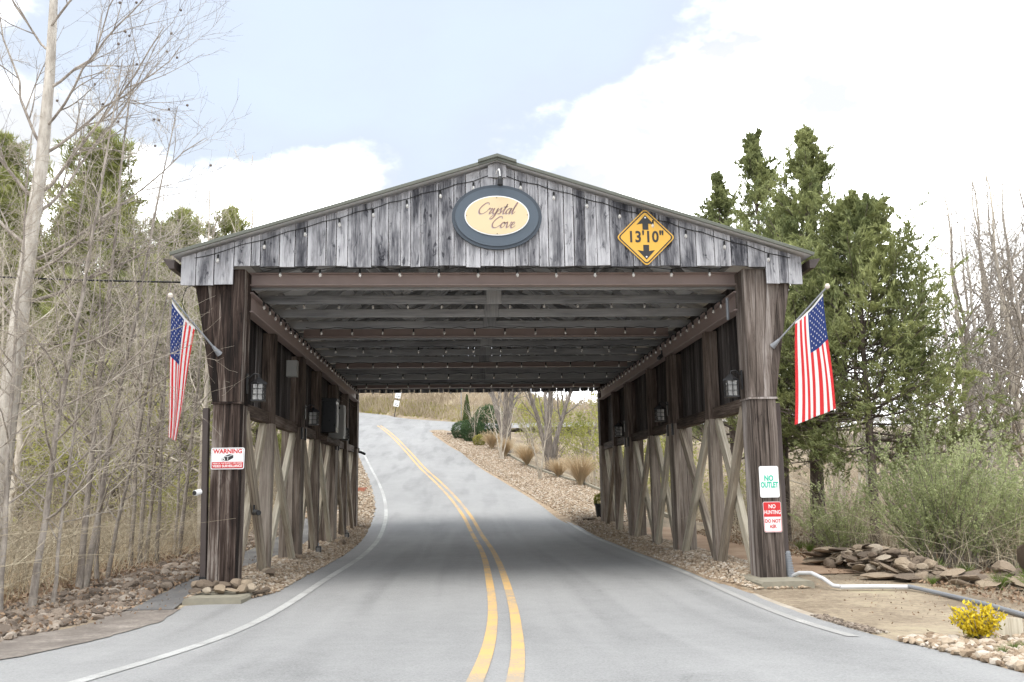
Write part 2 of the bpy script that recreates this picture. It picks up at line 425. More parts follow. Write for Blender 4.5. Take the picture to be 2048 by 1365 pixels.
M['grassgreen'] = leaf('fresh_grass', (.09, .16, .03), (.22, .30, .06))
M['straw'] = leaf('dry_grass', (.50, .40, .26), (.80, .67, .48), .45)
M['twig'] = leaf('dry_twigs', (.17, .135, .085), (.56, .49, .36), .0)
M['hillgrass'] = leaf('hill_grass', (.27, .215, .14), (.54, .45, .33), .4)
M['litter'] = leaf('dead_leaves', (.13, .08, .05), (.36, .25, .16), .1)
def bark(name, c0, c1, sc=9, ring=0.0):
    m, g, b = new_mat(name)
    co = g.n('ShaderNodeTexCoord').outputs['Object']
    mp = g.n('ShaderNodeMapping'); g.put(mp.inputs[0], co); mp.inputs['Scale'].default_value = (1, 1, .3)
    n = g.noise(mp.outputs[0], sc, 6, .7); n2 = g.noise(co, sc*4, 3)
    rnd = g.n('ShaderNodeObjectInfo').outputs['Random']
    v = g.m('ADD', g.smooth(n, .3, .7), g.m('MULTIPLY', g.m('SUBTRACT', rnd, .5), .3))
    v = g.m('ADD', v, g.m('MULTIPLY', g.m('SUBTRACT', n2, .5), .4))
    g.put(b.inputs['Base Color'], g.mix(g.m('ADD', v, 0, clamp=True), c4(c0), c4(c1))); b.inputs['Roughness'].default_value = .9
    bp = g.n('ShaderNodeBump'); bp.inputs['Strength'].default_value = .5; bp.inputs['Distance'].default_value = .02
    g.put(bp.inputs['Height'], n); g.put(b.inputs['Normal'], bp.outputs[0]); return m
M['bark_pale'] = bark('pale_bark', (.30, .265, .225), (.56, .52, .46))
M['bark_grey'] = bark('grey_bark', (.15, .125, .105), (.40, .355, .305))
M['bark_tan'] = bark('tan_bark', (.30, .255, .20), (.60, .54, .45))
M['bark_mid'] = bark('grey_brown_bark', (.10, .085, .075), (.27, .235, .205))
M['bark_dark'] = bark('dark_bark', (.055, .042, .034), (.17, .135, .115), 12)
M['bark_twig'] = bark('twig_bark', (.13, .11, .095), (.36, .32, .275))
def stone(name, stops, sc=3.0):
    m, g, b = new_mat(name)
    co = g.n('ShaderNodeTexCoord').outputs['Object']; rnd = g.n('ShaderNodeObjectInfo').outputs['Random']
    a = g.n('ShaderNodeAttribute', attribute_name='rnd').outputs['Fac']
    n = g.noise(g.vm('ADD', co, g.n('ShaderNodeCombineXYZ', i_0=g.m('MULTIPLY', rnd, 77)).outputs[0]), sc*4, 6, .65)
    v = g.m('MODULO', g.m('ADD', g.m('MULTIPLY', rnd, 3.7), a), 1.0)
    v = g.m('ADD', g.m('MULTIPLY', v, .75), g.m('MULTIPLY', n, .3))
    g.put(b.inputs['Base Color'], g.ramp(v, stops)); b.inputs['Roughness'].default_value = .9
    bp = g.n('ShaderNodeBump'); bp.inputs['Strength'].default_value = .6; bp.inputs['Distance'].default_value = .02
    g.put(bp.inputs['Height'], n); g.put(b.inputs['Normal'], bp.outputs[0]); return m
M['pebble'] = stone('river_gravel', ((.0, (.14, .10, .07)), (.35, (.29, .215, .145)), (.65, (.40, .325, .24)), (1, (.54, .49, .43))), 6)
M['riprap'] = stone('rough_stone', ((.0, (.07, .054, .042)), (.4, (.15, .118, .092)), (.75, (.25, .20, .155)), (1, (.40, .36, .31))), 2)
M['flagstone'] = stone('sandstone', ((.0, (.075, .058, .044)), (.4, (.17, .13, .095)), (.75, (.28, .22, .155)), (1, (.42, .37, .30))), 2)

def ground_mat(name, stops, sc=1.0, sc2=25, speck=.35, bump=.4, dist=.03, rough=.95):
    m, g, b = new_mat(name)
    co = g.n('ShaderNodeTexCoord').outputs['Object']
    n = g.noise(co, sc, 6, .65); f = g.noise(co, sc2, 4, .7); ff = g.noise(co, sc2*6, 2, .6)
    v = g.m('ADD', n, g.m('MULTIPLY', g.m('SUBTRACT', f, .5), speck*2)); v = g.m('ADD', v, g.m('MULTIPLY', g.m('SUBTRACT', ff, .5), speck))
    g.put(b.inputs['Base Color'], g.ramp(v, stops)); b.inputs['Roughness'].default_value = rough
    bp = g.n('ShaderNodeBump'); bp.inputs['Strength'].default_value = bump; bp.inputs['Distance'].default_value = dist
    g.put(bp.inputs['Height'], g.m('ADD', f, g.m('MULTIPLY', ff, .4))); g.put(b.inputs['Normal'], bp.outputs[0]); return m
M['ground'] = ground_mat('leaf_litter_soil', ((.2, (.10, .075, .05)), (.45, (.21, .165, .115)), (.62, (.33, .27, .19)), (.85, (.36, .34, .20))), .6, 14, .3)
M['gravelbase'] = ground_mat('gravel_soil', ((.2, (.15, .10, .065)), (.5, (.33, .245, .16)), (.8, (.48, .38, .27))), 3, 30, .5, .8)
M['darkpath'] = ground_mat('old_asphalt', ((.2, (.075, .072, .07)), (.5, (.145, .14, .135)), (.8, (.24, .225, .205))), 1.3, 30, .25, .3, .01)
M['apron'] = ground_mat('dirty_asphalt', ((.2, (.095, .08, .068)), (.48, (.165, .142, .122)), (.66, (.25, .22, .19)), (.85, (.42, .38, .33))), 2.2, 22, .3, .4, .01)
M['dirt'] = ground_mat('sandy_concrete', ((.2, (.20, .16, .12)), (.42, (.31, .26, .20)), (.62, (.40, .35, .285)), (.9, (.55, .515, .46))), .9, 18, .16, .3, .01)
M['dirtred'] = ground_mat('reddish_dirt', ((.2, (.20, .125, .08)), (.5, (.33, .225, .15)), (.8, (.45, .34, .24))), 1.1, 20, .2, .4, .01)
def asphalt():
    m, g, b = new_mat('asphalt')
    co = g.n('ShaderNodeTexCoord').outputs['Object']
    n = g.noise(co, .35, 5, .6); n2 = g.noise(co, 3.5, 5, .7); f = g.noise(co, 55, 3, .7); ff = g.noise(co, 260, 2, .6)
    mp = g.n('ShaderNodeMapping'); g.put(mp.inputs[0], co); mp.inputs['Scale'].default_value = (1.1, .05, 1)
    tr = g.noise(mp.outputs[0], 1.2, 3, .5)
    v = g.m('ADD', g.m('MULTIPLY', n, .35), g.m('MULTIPLY', n2, .22)); v = g.m('ADD', v, g.m('MULTIPLY', tr, .3))
    v = g.m('ADD', v, g.m('MULTIPLY', g.m('SUBTRACT', f, .5), .55)); v = g.m('ADD', v, g.m('MULTIPLY', g.m('SUBTRACT', ff, .5), .4))
    agg = g.n('ShaderNodeTexVoronoi'); g.put(agg.inputs['Vector'], co); agg.inputs['Scale'].default_value = 95
    v = g.m('ADD', v, g.m('MULTIPLY', g.m('SUBTRACT', agg.outputs['Color'], .5), .22))
    stain = g.smooth(g.noise(co, 1.1, 6, .7), .6, .78)
    v = g.m('SUBTRACT', v, g.m('MULTIPLY', stain, .14)); tk = g.noise(g.vm('MULTIPLY', co, (.9, .035, 1)), 1.6, 2, .5); v = g.m('SUBTRACT', v, g.m('MULTIPLY', g.smooth(tk, .48, .66), .13))
    g.put(b.inputs['Base Color'], g.ramp(v, ((.05, (.12, .12, .118)), (.40, (.25, .249, .245)), (.62, (.305, .303, .296)), (.9, (.42, .412, .395)))))
    b.inputs['Roughness'].default_value = .8; b.inputs['Specular IOR Level'].default_value = .35
    bp = g.n('ShaderNodeBump'); bp.inputs['Strength'].default_value = .35; bp.inputs['Distance'].default_value = .008
    g.put(bp.inputs['Height'], g.m('ADD', f, ff)); g.put(b.inputs['Normal'], bp.outputs[0]); return m
M['asphalt'] = asphalt()
def paint(name, col, worn):
    m, g, b = new_mat(name)
    co = g.n('ShaderNodeTexCoord').outputs['Object']
    n = g.noise(co, 3, 6, .7); f = g.noise(co, 70, 3, .7); s = g.noise(co, .5, 2)
    v = g.m('ADD', g.m('ADD', g.m('MULTIPLY', n, .45), g.m('MULTIPLY', f, .45)), g.m('MULTIPLY', s, .3))
    w = g.smooth(v, .66-worn*.3, .80-worn*.3)
    g.put(b.inputs['Base Color'], g.mix(g.m('MULTIPLY', w, .75), c4(col), c4((.25, .245, .235)))); b.inputs['Roughness'].default_value = .75; return m
M['yellowline'] = paint('yellow_road_paint', (.57, .36, .135), .36); M['whiteline'] = paint('white_road_paint', (.42, .42, .405), .42); M['whiteworn'] = paint('worn_white_paint', (.50, .49, .46), .62)
# ---------------------------------------------------------------- setting
def grid_obj(name, X, Yg, Z, mat, kind='structure', parent=None):
    r, c = X.shape
    V = np.stack([X, Yg, Z], -1).reshape(-1, 3)
    i = np.arange(r*c).reshape(r, c)
    q = np.stack([i[:-1, :-1], i[:-1, 1:], i[1:, 1:], i[1:, :-1]], -1).reshape(-1, 4)
    o = link(bpy.data.objects.new(name, np_mesh(name, V, [q], [mat], smooth=True)), parent)
    if kind: o['kind'] = kind
    return o
xs = np.concatenate([-np.geomspace(260, 31, 26), np.arange(-30, -10, .9), np.arange(-10, 12, .3), np.arange(12, 32, .9), np.geomspace(33, 260, 26)])
ys = np.concatenate([np.arange(-40, -10, 1.5), np.arange(-10, 20, .3), np.arange(20, 60, .6), np.arange(60, 110, 1.2), np.geomspace(112, 420, 30)])
gx, gy = np.meshgrid(xs, ys)
tag(grid_obj('ground', gx, gy, ground(gx, gy), M['ground']), 'brown leaf covered ground of the wood and bank', 'ground')
def strip(name, mat, y0, y1, dl, dr, dz, step=.5, nx=6, rel=True, kind='structure', parent=None, jit=0.0):
    yy = np.arange(y0, y1+step*.5, step); L = np.asarray([dl(y) if callable(dl) else dl for y in yy]); Rr = np.asarray([dr(y) if callable(dr) else dr for y in yy])
    if jit:
        L = L+(hashnoise(yy, yy*0+3, .45)-.5)*2*jit+(hashnoise(yy, yy*0+8, .17)-.5)*jit; Rr = Rr+(hashnoise(yy, yy*0+5, .45)-.5)*2*jit+(hashnoise(yy, yy*0+1, .17)-.5)*jit
    t = np.linspace(0, 1, nx)[None]
    D = L[:, None]*(1-t)+Rr[:, None]*t; Yg = np.repeat(yy[:, None], nx, 1)
    if rel:
        sl = (XR(yy+.1)-XR(yy-.1))/.2; nrm = np.sqrt(1+sl**2)
        X = XR(yy)[:, None]+D/nrm[:, None]; Yg = Yg-D*(sl/nrm)[:, None]
        Z = ZR(Yg)+dz
    else:
        X = D; Z = ground(X, Yg, False)+dz
    return grid_obj(name, X, Yg, Z, mat, kind, parent)
jl = np.interp
road = strip('road', M['asphalt'], -30, 90, lambda y: -float(ASPL(y)), lambda y: float(ASPR(y)), .004, .125, 9, jit=.018)
tag(road, 'grey asphalt two lane road curving uphill through the bridge', 'road')
def line(name, mat, y0, y1, off, w, dz=.009):
    off = off if callable(off) else (lambda y, o=off: o)
    return strip(name, mat, y0, y1, lambda y: off(y)-w/2, lambda y: off(y)+w/2, dz, .4, 2, parent=road, kind=None)
line('yellow_line', M['yellowline'], -10, 57, -.118, .104)
line('yellow_line', M['yellowline'], -10, 57, .118, .104)
line('edge_line', M['whiteline'], -10, 42, lambda y: float(np.interp(y, [-8, 2], [-2.62, -2.55])), .11)
line('edge_line', M['whiteworn'], -4.6, 15, lambda y: float(np.interp(y, [-8, 2], [2.9, 2.87])), .1)
# side road at the top of the slope
lowc = [(-3.4, 46), (-2.75, 49.0), (-2.1, 50.6), (-1.3, 51.9), (-.4, 52.7), (2, 53.4), (8, 54.2), (45, 57)]
upc = [(-13, 80), (-10.0, 75.2), (-7, 69), (-4.8, 64.4), (-.6, 59.1), (3, 58), (9, 58.5), (45, 62)]
t = np.linspace(0, 1, 40)[None]
lc = np.array(lowc); uc = np.array(upc)
ti = np.linspace(0, 7, 90); lc = np.stack([np.interp(ti, range(8), lc[:, k]) for k in (0, 1)], -1); uc = np.stack([np.interp(ti, range(8), uc[:, k]) for k in (0, 1)], -1)
sx = lc[:, :1]*(1-t)+uc[:, :1]*t; sy = lc[:, 1:]*(1-t)+uc[:, 1:]*t
tag(grid_obj('side_road', sx, sy, np.where(sx < 12, ZR(sy), ZR(sy))+.012, M['asphalt']), 'pale side road branching right at the top of the slope', 'road')
# walkways
tag(strip('asphalt_path', M['darkpath'], -1.3, 19, lambda y: float(jl(y, [-1.3, -1, 2.2, 4.6, 10, 19], [-4.42, -4.4, -4.66, -5.15, -5.3, -5.6])),
      lambda y: float(jl(y, [-1.3, -.9, 0, 4, 10, 19], [-3.85, -3.95, -3.95, -4.05, -4.2, -4.4])), .016, .15, 5, False, jit=.02), 'dark asphalt footpath outside the left posts', 'path')
tag(strip('roadside_apron', M['apron'], -9, -1.25, lambda y: float(jl(y, [-9, -6, -3.5, -2.2, -1.5], [-6.2, -5.4, -4.72, -4.46, -4.42])),
      lambda y: float(jl(y, [-9, -6, -4.8, -2.2, -1.5], [-5.0, -4.25, -3.95, -3.7, -3.75])), .011, .125, 6, False, jit=.06), 'dirty worn asphalt apron left of the road', 'apron')
tag(strip('concrete_apron', M['dirt'], -8, 1.2, lambda y: float(jl(y, [-5.2, -4.4, -3, -.9, -.4, 1.2], [2.6, 2.6, 2.6, 2.6, 3.9, 3.95])),
      lambda y: float(jl(y, [-8, -5.2, -3.4, -.9, 1.2], [4.2, 4.75, 5.05, 5.3, 5.35])), -.008, .2, 8, False), 'sandy concrete apron beside the right front post', 'apron')
tag(strip('dirt_path', M['dirtred'], 1.0, 13, lambda y: float(jl(y, [1, 4, 13], [4.0, 4.15, 4.2])), lambda y: float(jl(y, [1, 4, 13], [5.35, 5.6, 5.5])), .016, .3, 6, False),
    'reddish dirt footpath outside the right posts', 'path')
tag(strip('gravel_base', M['gravelbase'], -1.2, 44, lambda y: float(XR(y))-float(jl(y, [-1, 16, 20, 44], [4.0, 4.3, 5.6, 5.6])), lambda y: float(XR(y))-2.6, -.012, .3, 6, False), 'tan gravel bed left of the road', 'gravel')
tag(strip('gravel_base', M['gravelbase'], -.8, 52, lambda y: float(XR(y))+2.6, lambda y: float(XR(y))+float(jl(y, [-1, 12, 16, 26, 40, 46, 52], [4.2, 4.4, 5.9, 6.0, 5.5, 6.5, 7])), -.004, .3, 6, False), 'tan gravel bed right of the road', 'gravel')
tag(strip('gravel_base', M['gravelbase'], -14, -4.5, lambda y: float(XR(y)+ASPR(y))-.5, 7.5, -.004, .3, 6, False), 'stony verge at the right foreground', 'gravel')

# --- pebbles
PHI = (1+5**.5)/2
ICO_V = np.array([(-1, PHI, 0), (1, PHI, 0), (-1, -PHI, 0), (1, -PHI, 0), (0, -1, PHI), (0, 1, PHI), (0, -1, -PHI), (0, 1, -PHI), (PHI, 0, -1), (PHI, 0, 1), (-PHI, 0, -1), (-PHI, 0, 1)])/math.sqrt(1+PHI*PHI)
ICO_F = np.array([(0, 11, 5), (0, 5, 1), (0, 1, 7), (0, 7, 10), (0, 10, 11), (1, 5, 9), (5, 11, 4), (11, 10, 2), (10, 7, 6), (7, 1, 8), (3, 9, 4), (3, 4, 2), (3, 2, 6), (3, 6, 8), (3, 8, 9), (4, 9, 5), (2, 4, 11), (6, 2, 10), (8, 6, 7), (9, 8, 1)])
def rot_z(V, a):
    c, s = np.cos(a), np.sin(a); x = V[..., 0]*c-V[..., 1]*s; y = V[..., 0]*s+V[..., 1]*c
    return np.stack([x, y, V[..., 2]], -1)
OCT_V = np.array([(1, 0, 0), (0, 1, 0), (-1, 0, 0), (0, -1, 0), (0, 0, 1), (0, 0, -1)], float); OCT_F = np.array([(0, 1, 4), (1, 2, 4), (2, 3, 4), (3, 0, 4), (1, 0, 5), (2, 1, 5), (3, 2, 5), (0, 3, 5)])
def pebbles(name, P, size, mat, label, flat=(.45, .8), parent=None, smooth=False, coarse=False):
    n = len(P); BV, BF = (OCT_V*1.15, OCT_F) if coarse else (ICO_V, ICO_F); k = len(BV)
    V = BV[None]*(1+RNG.uniform(-.22, .22, (n, k, 1)))
    V = V*np.stack([RNG.uniform(.8, 1.3, n), RNG.uniform(.65, 1, n), RNG.uniform(*flat, n)], -1)[:, None]
    til = RNG.uniform(-.5, .5, n)[:, None]
    y, z = V[..., 1]*np.cos(til)-V[..., 2]*np.sin(til), V[..., 1]*np.sin(til)+V[..., 2]*np.cos(til)
    V = np.stack([V[..., 0], y, z], -1)
    V = rot_z(V, RNG.uniform(0, 6.28, n)[:, None])*size[:, None, None]+P[:, None]
    F = (BF[None]+(np.arange(n)*k)[:, None, None]).reshape(-1, 3)
    at = np.repeat(RNG.uniform(0, 1, n), k)
    o = link(bpy.data.objects.new(name, np_mesh(name, V.reshape(-1, 3), [F], [mat], attr=at, smooth=smooth)), parent)
    o['kind'] = 'stuff'
    if label: tag(o, label, 'gravel')
    return o
def scatter(n, y0, y1, dl, dr, rel=True):
    y = RNG.uniform(y0, y1, n); t = RNG.uniform(0, 1, n)
    a = np.array([dl(v) if callable(dl) else dl for v in y]); b = np.array([dr(v) if callable(dr) else dr for v in y])
    d = a+(b-a)*t
    x = XR(y)+d if rel else d
    return x, y
def grav(name, n, y0, y1, dl, dr, s, label, rel=True, mat='pebble', up=.3, keep=None, coarse=False):
    x, y = scatter(n, y0, y1, dl, dr, rel)
    if keep is not None: k = keep(x, y); x, y = x[k], y[k]
    sz = RNG.uniform(s[0], s[1], len(x))*RNG.choice([1, 1, 1, 1.45], len(x))
    return pebbles(name, np.stack([x, y, ground(x, y, False)+.012+sz*up], -1), sz, M[mat], label, coarse=coarse)
grav('gravel', 14000, -.35, 16.5, lambda y: float(jl(y, [-1, 16], [-4.0, -4.3])), lambda y: -float(ASPL(y))+.03, (.010, .026), 'brown pea gravel along the left bridge posts')
grav('gravel', 9000, 16.5, 42, -5.4, -2.95, (.02, .045), 'tan gravel left of the road beyond the bridge', coarse=True)
grav('gravel', 14000, -.55, 15.5, lambda y: float(3.02+.25*sstep(-y, -1, .7)), lambda y: float(jl(y, [-1, 15], [4.05, 4.4])), (.010, .026), 'brown pea gravel along the right bridge posts')
grav('gravel', 26000, 14.5, 51, 2.98, lambda y: float(jl(y, [14, 16, 26, 40, 46, 52], [4.4, 5.8, 5.9, 5.4, 6, 5])), (.018, .042), 'tan gravel bed right of the road beyond the bridge', coarse=True)
grav('gravel', 6500, -9, -4.35, lambda y: float(ASPR(y))+.0, lambda y: 6.6, (.017, .040), 'pale river stones around the yellow shrub', keep=lambda x, y: y < -5.05+(hashnoise(x, y, .3)-.5)*.45+.5*(x > 4.2))
grav('gravel', 500, -4.6, -3.0, lambda y: float(ASPR(y)), lambda y: float(ASPR(y))+.16, (.006, .016), 'sparse gravel along the right edge of the asphalt', mat='riprap')

# --- stones with shape
def stone_mesh(name, seed, flat=.6, mat='riprap', blocky=.5):
    r = np.random.default_rng(seed)
    V = ICO_V.copy(); F = ICO_F
    # one midpoint subdivision
    ed = {}; V = list(V); NF = []
    def mid(a, b):
        k = (min(a, b), max(a, b))
        if k not in ed: ed[k] = len(V); p = V[a]+V[b]; V.append(p/np.linalg.norm(p))
        return ed[k]
    for a, b, c in F:
        ab, bc, ca = mid(a, b), mid(b, c), mid(c, a); NF += [(a, ab, ca), (b, bc, ab), (c, ca, bc), (ab, bc, ca)]
    V = np.array(V)
    # clip by random planes for facets
    for _ in range(9):
        n = r.normal(size=3); n /= np.linalg.norm(n); h = r.uniform(.5, .85); d = V@n-h
        V = V-np.outer(np.maximum(d, 0), n)*.95
    V *= 1+r.uniform(-.05, .05, (len(V), 1))
    V *= np.array([r.uniform(1, 1.35), r.uniform(.75, 1), flat*r.uniform(.8, 1.2)])
    me = np_mesh(name, V, [np.array(NF)], [M[mat]], attr=np.full(len(V), r.uniform()))
    return me
RIP = [stone_mesh('stone', 100+i, .62) for i in range(8)]
SLAB = [stone_mesh('stone', 200+i, .24, 'flagstone') for i in range(8)]
BLOCK = [stone_mesh('stone', 300+i, .6, 'flagstone') for i in range(6)]

rip = empty('stone_border', (-5.2, 0, 0), 'border of rough brown stones along the left footpath', 'stone border')
def rip_edges(y):
    return float(jl(y, [-9, -6, -3.5, -2, 0, 2.2, 4.6, 10, 18], [-8.6, -7.2, -6.3, -5.9, -5.75, -5.8, -6.1, -6.1, -6.3])), float(jl(y, [-9, -6, -3.5, -1.5, 2.2, 4.6, 10, 18], [-6.0, -5.25, -4.68, -4.42, -4.72, -5.2, -5.4, -5.7]))
cand = []
for k in range(2600):
    y = random.uniform(-5.5, 14); a, b = rip_edges(y); x = a+(b-a)*random.random()**.8
    cand.append((math.hypot(x-CAM.x, y-CAM.y), x, y, random.uniform(.035, .085)*(1 if random.random() < .85 else 1.5)))
cand = [c for c in cand if (c[1]-CAM.x)/(c[2]-CAM.y) > -.66]
cand.sort(key=lambda c: -c[3]/c[0])
for i, (d, x, y, s) in enumerate(cand[:290]):
    o = inst('stone', random.choice(RIP), rip, (x+5.2, y, gz(x, y)+s*.35), (random.uniform(-.4, .4), random.uniform(-.4, .4), random.uniform(0, 6)), s)
rest = np.array([(x, y, gz(x, y)+s*.3) for d, x, y, s in cand[290:]]); rs = np.array([s for d, x, y, s in cand[290:]])*.9
o = pebbles('stone', rest-np.array([-5.2, 0, 0]), rs, M['riprap'], None, (.5, .8), rip, False)
x, y = scatter(5000, -6, 14, lambda y: rip_edges(y)[0]-.3, lambda y: rip_edges(y)[1], False)
sz = RNG.uniform(.018, .045, len(x)); pebbles('gravel', np.stack([x, y, ground(x, y, False)+.01], -1), sz, M['riprap'], 'small brown rubble between the border stones', (.5, .8), None, False)

# ---------------------------------------------------------------- covered bridge
LEN = 14.1
POST_Y = [0.0, 4.67, 9.33, 13.68]; PD = .42
STUD_Y = [2.24, 6.94, 11.55]
XI, XO = 3.5, 3.865
EAVE_X, EAVE_Z, RIDGE_Z = 4.38, 4.50, 5.86
SLOPE = (RIDGE_Z-EAVE_Z)/EAVE_X
def roof_z(x): return RIDGE_Z-SLOPE*abs(x)
BR = empty('covered_bridge', (0, 0, 0), 'weathered timber covered bridge spanning the road with gabled roof', 'covered bridge')
rb = random.Random(5)
def gable(yf, zlow, zside, rng, face):
    ob = MB(); 
    ga = MB().plank((-4.25, yf+face*.03, roof_z(4.25)-.13), (0, yf+face*.03, RIDGE_Z-.13), (0, 1, 0), .035, .09).plank((0, yf+face*.03, RIDGE_Z-.13), (4.25, yf+face*.03, roof_z(4.25)-.13), (0, 1, 0), .035, .09).build('gable', M['wall'], BR)
    x = -4.335
    while x < 4.30:
        w = rng.uniform(.12, .27) if rng.random() < .8 else rng.uniform(.2, .33)
        x1 = min(x+w, 4.315)
        if 4.315-x1 < .09: x1 = 4.315
        mid = (x+x1)/2
        zb = (zlow if abs(mid) < 3.68 else zside)+rng.uniform(-.012, .012)
        o = rng.uniform(-.004, .004)
        gp = rng.uniform(.003, .007)
        xa, xb = x+gp, x1-gp
        poly = [(xa, zb), (xb, zb+rng.uniform(-.006, .006)), (xb, roof_z(xb)-.012), (xa, roof_z(xa)-.012)]
        if xa < 0 < xb: poly.insert(3, (0, RIDGE_Z-.012))
        MB().prism(poly, yf-.012+o, yf+.012+o).build('board', M['gable'], ga)
        x = x1
    return ga
gable(-.11, 4.378, 4.12, random.Random(3), 1)
gable(LEN+.11, 4.14, 4.02, random.Random(4), -1)

# roof
rf = MB()
for s in (-1, 1):
    for (dz, ) in ((0,),):
        a, b = (0, RIDGE_Z+.035), (s*(EAVE_X+.06), roof_z(EAVE_X+.06)+.035)
        poly = [a, b, (b[0], b[1]+.014), (0, RIDGE_Z+.049)]
        if s < 0: poly = poly[::-1]
        rf.prism(poly, -.24, LEN+.26)
roof = rf.build('roof', M['metal_roof'], BR)
for s in (-1, 1):
    for yf in (-.255, LEN+.275):
        plank_obj('rake_trim', M['trim'], roof, (0, yf, RIDGE_Z+.04), (s*(EAVE_X+.07), yf, roof_z(EAVE_X+.07)+.04), (0, 1, 0), .03, .05)
    k = 0
    for k in range(32):                                     # raised ribs of the roof sheet
        y = -.1+k*.456
        plank_obj('rib', M['metal_roof'], roof, (s*.1, y, roof_z(.1)+.055), (s*(EAVE_X+.05), y, roof_z(EAVE_X+.05)+.055), (0, 1, 0), .04, .02)
cap = MB()
cap.prism([(-.27, RIDGE_Z-.03), (0, RIDGE_Z+.055), (.27, RIDGE_Z-.03), (.27, RIDGE_Z+.01), (0, RIDGE_Z+.10), (-.27, RIDGE_Z+.01)], -.30, LEN+.3)
cap.build('ridge_cap', M['trim'], roof)
MB().prism([(-.13, RIDGE_Z-.03), (0, RIDGE_Z+.02), (.13, RIDGE_Z-.03), (.13, RIDGE_Z-.2), (-.13, RIDGE_Z-.2)], -.16, -.126).build('ridge_board', M['gable'], roof)
for s in (-1, 1):                                           # box gutters
    prof = [(s*4.40, 4.45), (s*4.55, 4.47), (s*4.55, 4.455), (s*4.47, 4.33), (s*4.40, 4.33)]
    if s > 0: prof = prof[::-1]
    MB().prism(prof[::-1] if s < 0 else prof[::-1], -.20, LEN+.2).build('gutter', M['brownmetal'], roof)
for s in (-1, 1):                                           # purlins under the sheet
    for k in range(8):
        xx = s*(.22+k*.575)
        plank_obj('purlin', M['chord'], roof, (xx, 0, roof_z(xx)+.012), (xx, LEN, roof_z(xx)+.012), (1, 0, SLOPE*-s), .09, .036)

# trusses and steel cross beams
tb = MB().plank((-4.2, 0, 4.275), (4.2, 0, 4.275), (0, 1, 0), .04, .14, seg=3, jit=.004).mesh('bottom_chord', M['chord'])
tops = [MB().plank((0, 0, RIDGE_Z-.075), (s*4.3, 0, roof_z(4.3)-.075), (0, 1, 0), .04, .12).mesh('top_chord', M['chord']) for s in (-1, 1)]
webs = []
for (x0, z0, x1, z1) in ((0, 4.34, 0, 5.72), (-1.45, 4.34, -.02, 5.6), (1.45, 4.34, .02, 5.6), (-1.45, 4.34, -2.2, roof_z(2.2)-.13), (1.45, 4.34, 2.2, roof_z(2.2)-.13), (-2.9, 4.34, -2.2, roof_z(2.2)-.13), (2.9, 4.34, 2.2, roof_z(2.2)-.13)):
    webs.append(MB().plank((x0, .0, z0), (x1, .0, z1), (0, 1, 0), .037, .09).mesh('web', M['chord']))
BEAM_Y = []
for k in range(13):
    y = .52+k*1.105
    tr = empty('truss', (0, y+(.09 if k % 4 == 0 else 0), 0)); tr.parent = BR
    inst('bottom_chord', tb, tr)
    for m in tops: inst('top_chord', m, tr)
    for m in webs: inst('web', m, tr, (0, .04, 0))
    if k % 4 == 0:
        BEAM_Y.append(y); yb = y-.12
        b = MB().box((-XI, yb-.008, 4.10+.13), (XI, yb+.008, 4.30+.09))
        bm = MB().plank((-3.52, yb, 4.30), (3.52, yb, 4.30), (0, 1, 0), .02, .17).plank((-3.52, yb, 4.222), (3.52, yb, 4.222), (0, 1, 0), .15, .016).plank((-3.52, yb, 4.392), (3.52, yb, 4.392), (0, 1, 0), .15, .016)
        bm.build('steel_beam', M['steel'], BR)
    # block of lumber on the centre line tying the chords
    plank_obj('gusset', M['chord'], tr, (.0, -.028, 4.20), (.0, -.028, 4.56), (1, 0, 0), .24, .014)
for s in (-1, 1):
    MB().plank((s*3.55, .35, 3.975), (s*3.55, 13.9, 3.975), (1, 0, 0), .018, .27).plank((s*3.535, .35, 3.842), (s*3.535, 13.9, 3.842), (1, 0, 0), .16, .018).plank((s*3.535, .35, 4.11), (s*3.535, 13.9, 4.11), (1, 0, 0), .16, .018).build('steel_beam', M['steel'], BR)

# side walls
for s in (-1, 1):
    sw = MB().plank((s*3.635, .42, 2.48), (s*3.635, 13.7, 2.48), (1, 0, 0), .13, .18, seg=6, jit=.006).build('side_wall', M['post_d'], BR)
    y = .38
    while y < 13.9:
        w = rb.uniform(.13, .22)
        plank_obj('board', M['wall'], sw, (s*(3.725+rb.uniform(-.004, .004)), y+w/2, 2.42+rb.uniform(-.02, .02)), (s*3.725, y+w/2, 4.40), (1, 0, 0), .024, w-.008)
        y += w
    for yy in STUD_Y:
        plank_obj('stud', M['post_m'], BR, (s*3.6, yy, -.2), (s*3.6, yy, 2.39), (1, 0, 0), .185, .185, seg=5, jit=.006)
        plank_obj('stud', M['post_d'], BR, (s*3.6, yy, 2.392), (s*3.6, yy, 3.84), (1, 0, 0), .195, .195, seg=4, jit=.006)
    # X braces in each half bay
    for i in range(3):
        for (a, b) in ((POST_Y[i]+PD, STUD_Y[i]-.05), (STUD_Y[i]+.05, POST_Y[i+1])):
            za, zt = -.15, 2.40
            plank_obj('brace', M['brace'], BR, (s*3.555, a+.05 if b < STUD_Y[i]+.01 else a-.02, zt), (s*3.555, b+.0 if b < STUD_Y[i]+.01 else b-.05, za), (1, 0, 0), .085, .195, seg=4, jit=.006)
            lo_, hi_ = ((a+.04, za), (b+.02, zt)) if True else None
            # the crossing brace is two lengths butted against the first
            p0 = Vector((s*3.645, a+.03, za)); p1 = Vector((s*3.645, b-.03, zt))
            plank_obj('brace', M['brace'], BR, p0, p0.lerp(p1, .985), (1, 0, 0), .085, .195, seg=4, jit=.006)

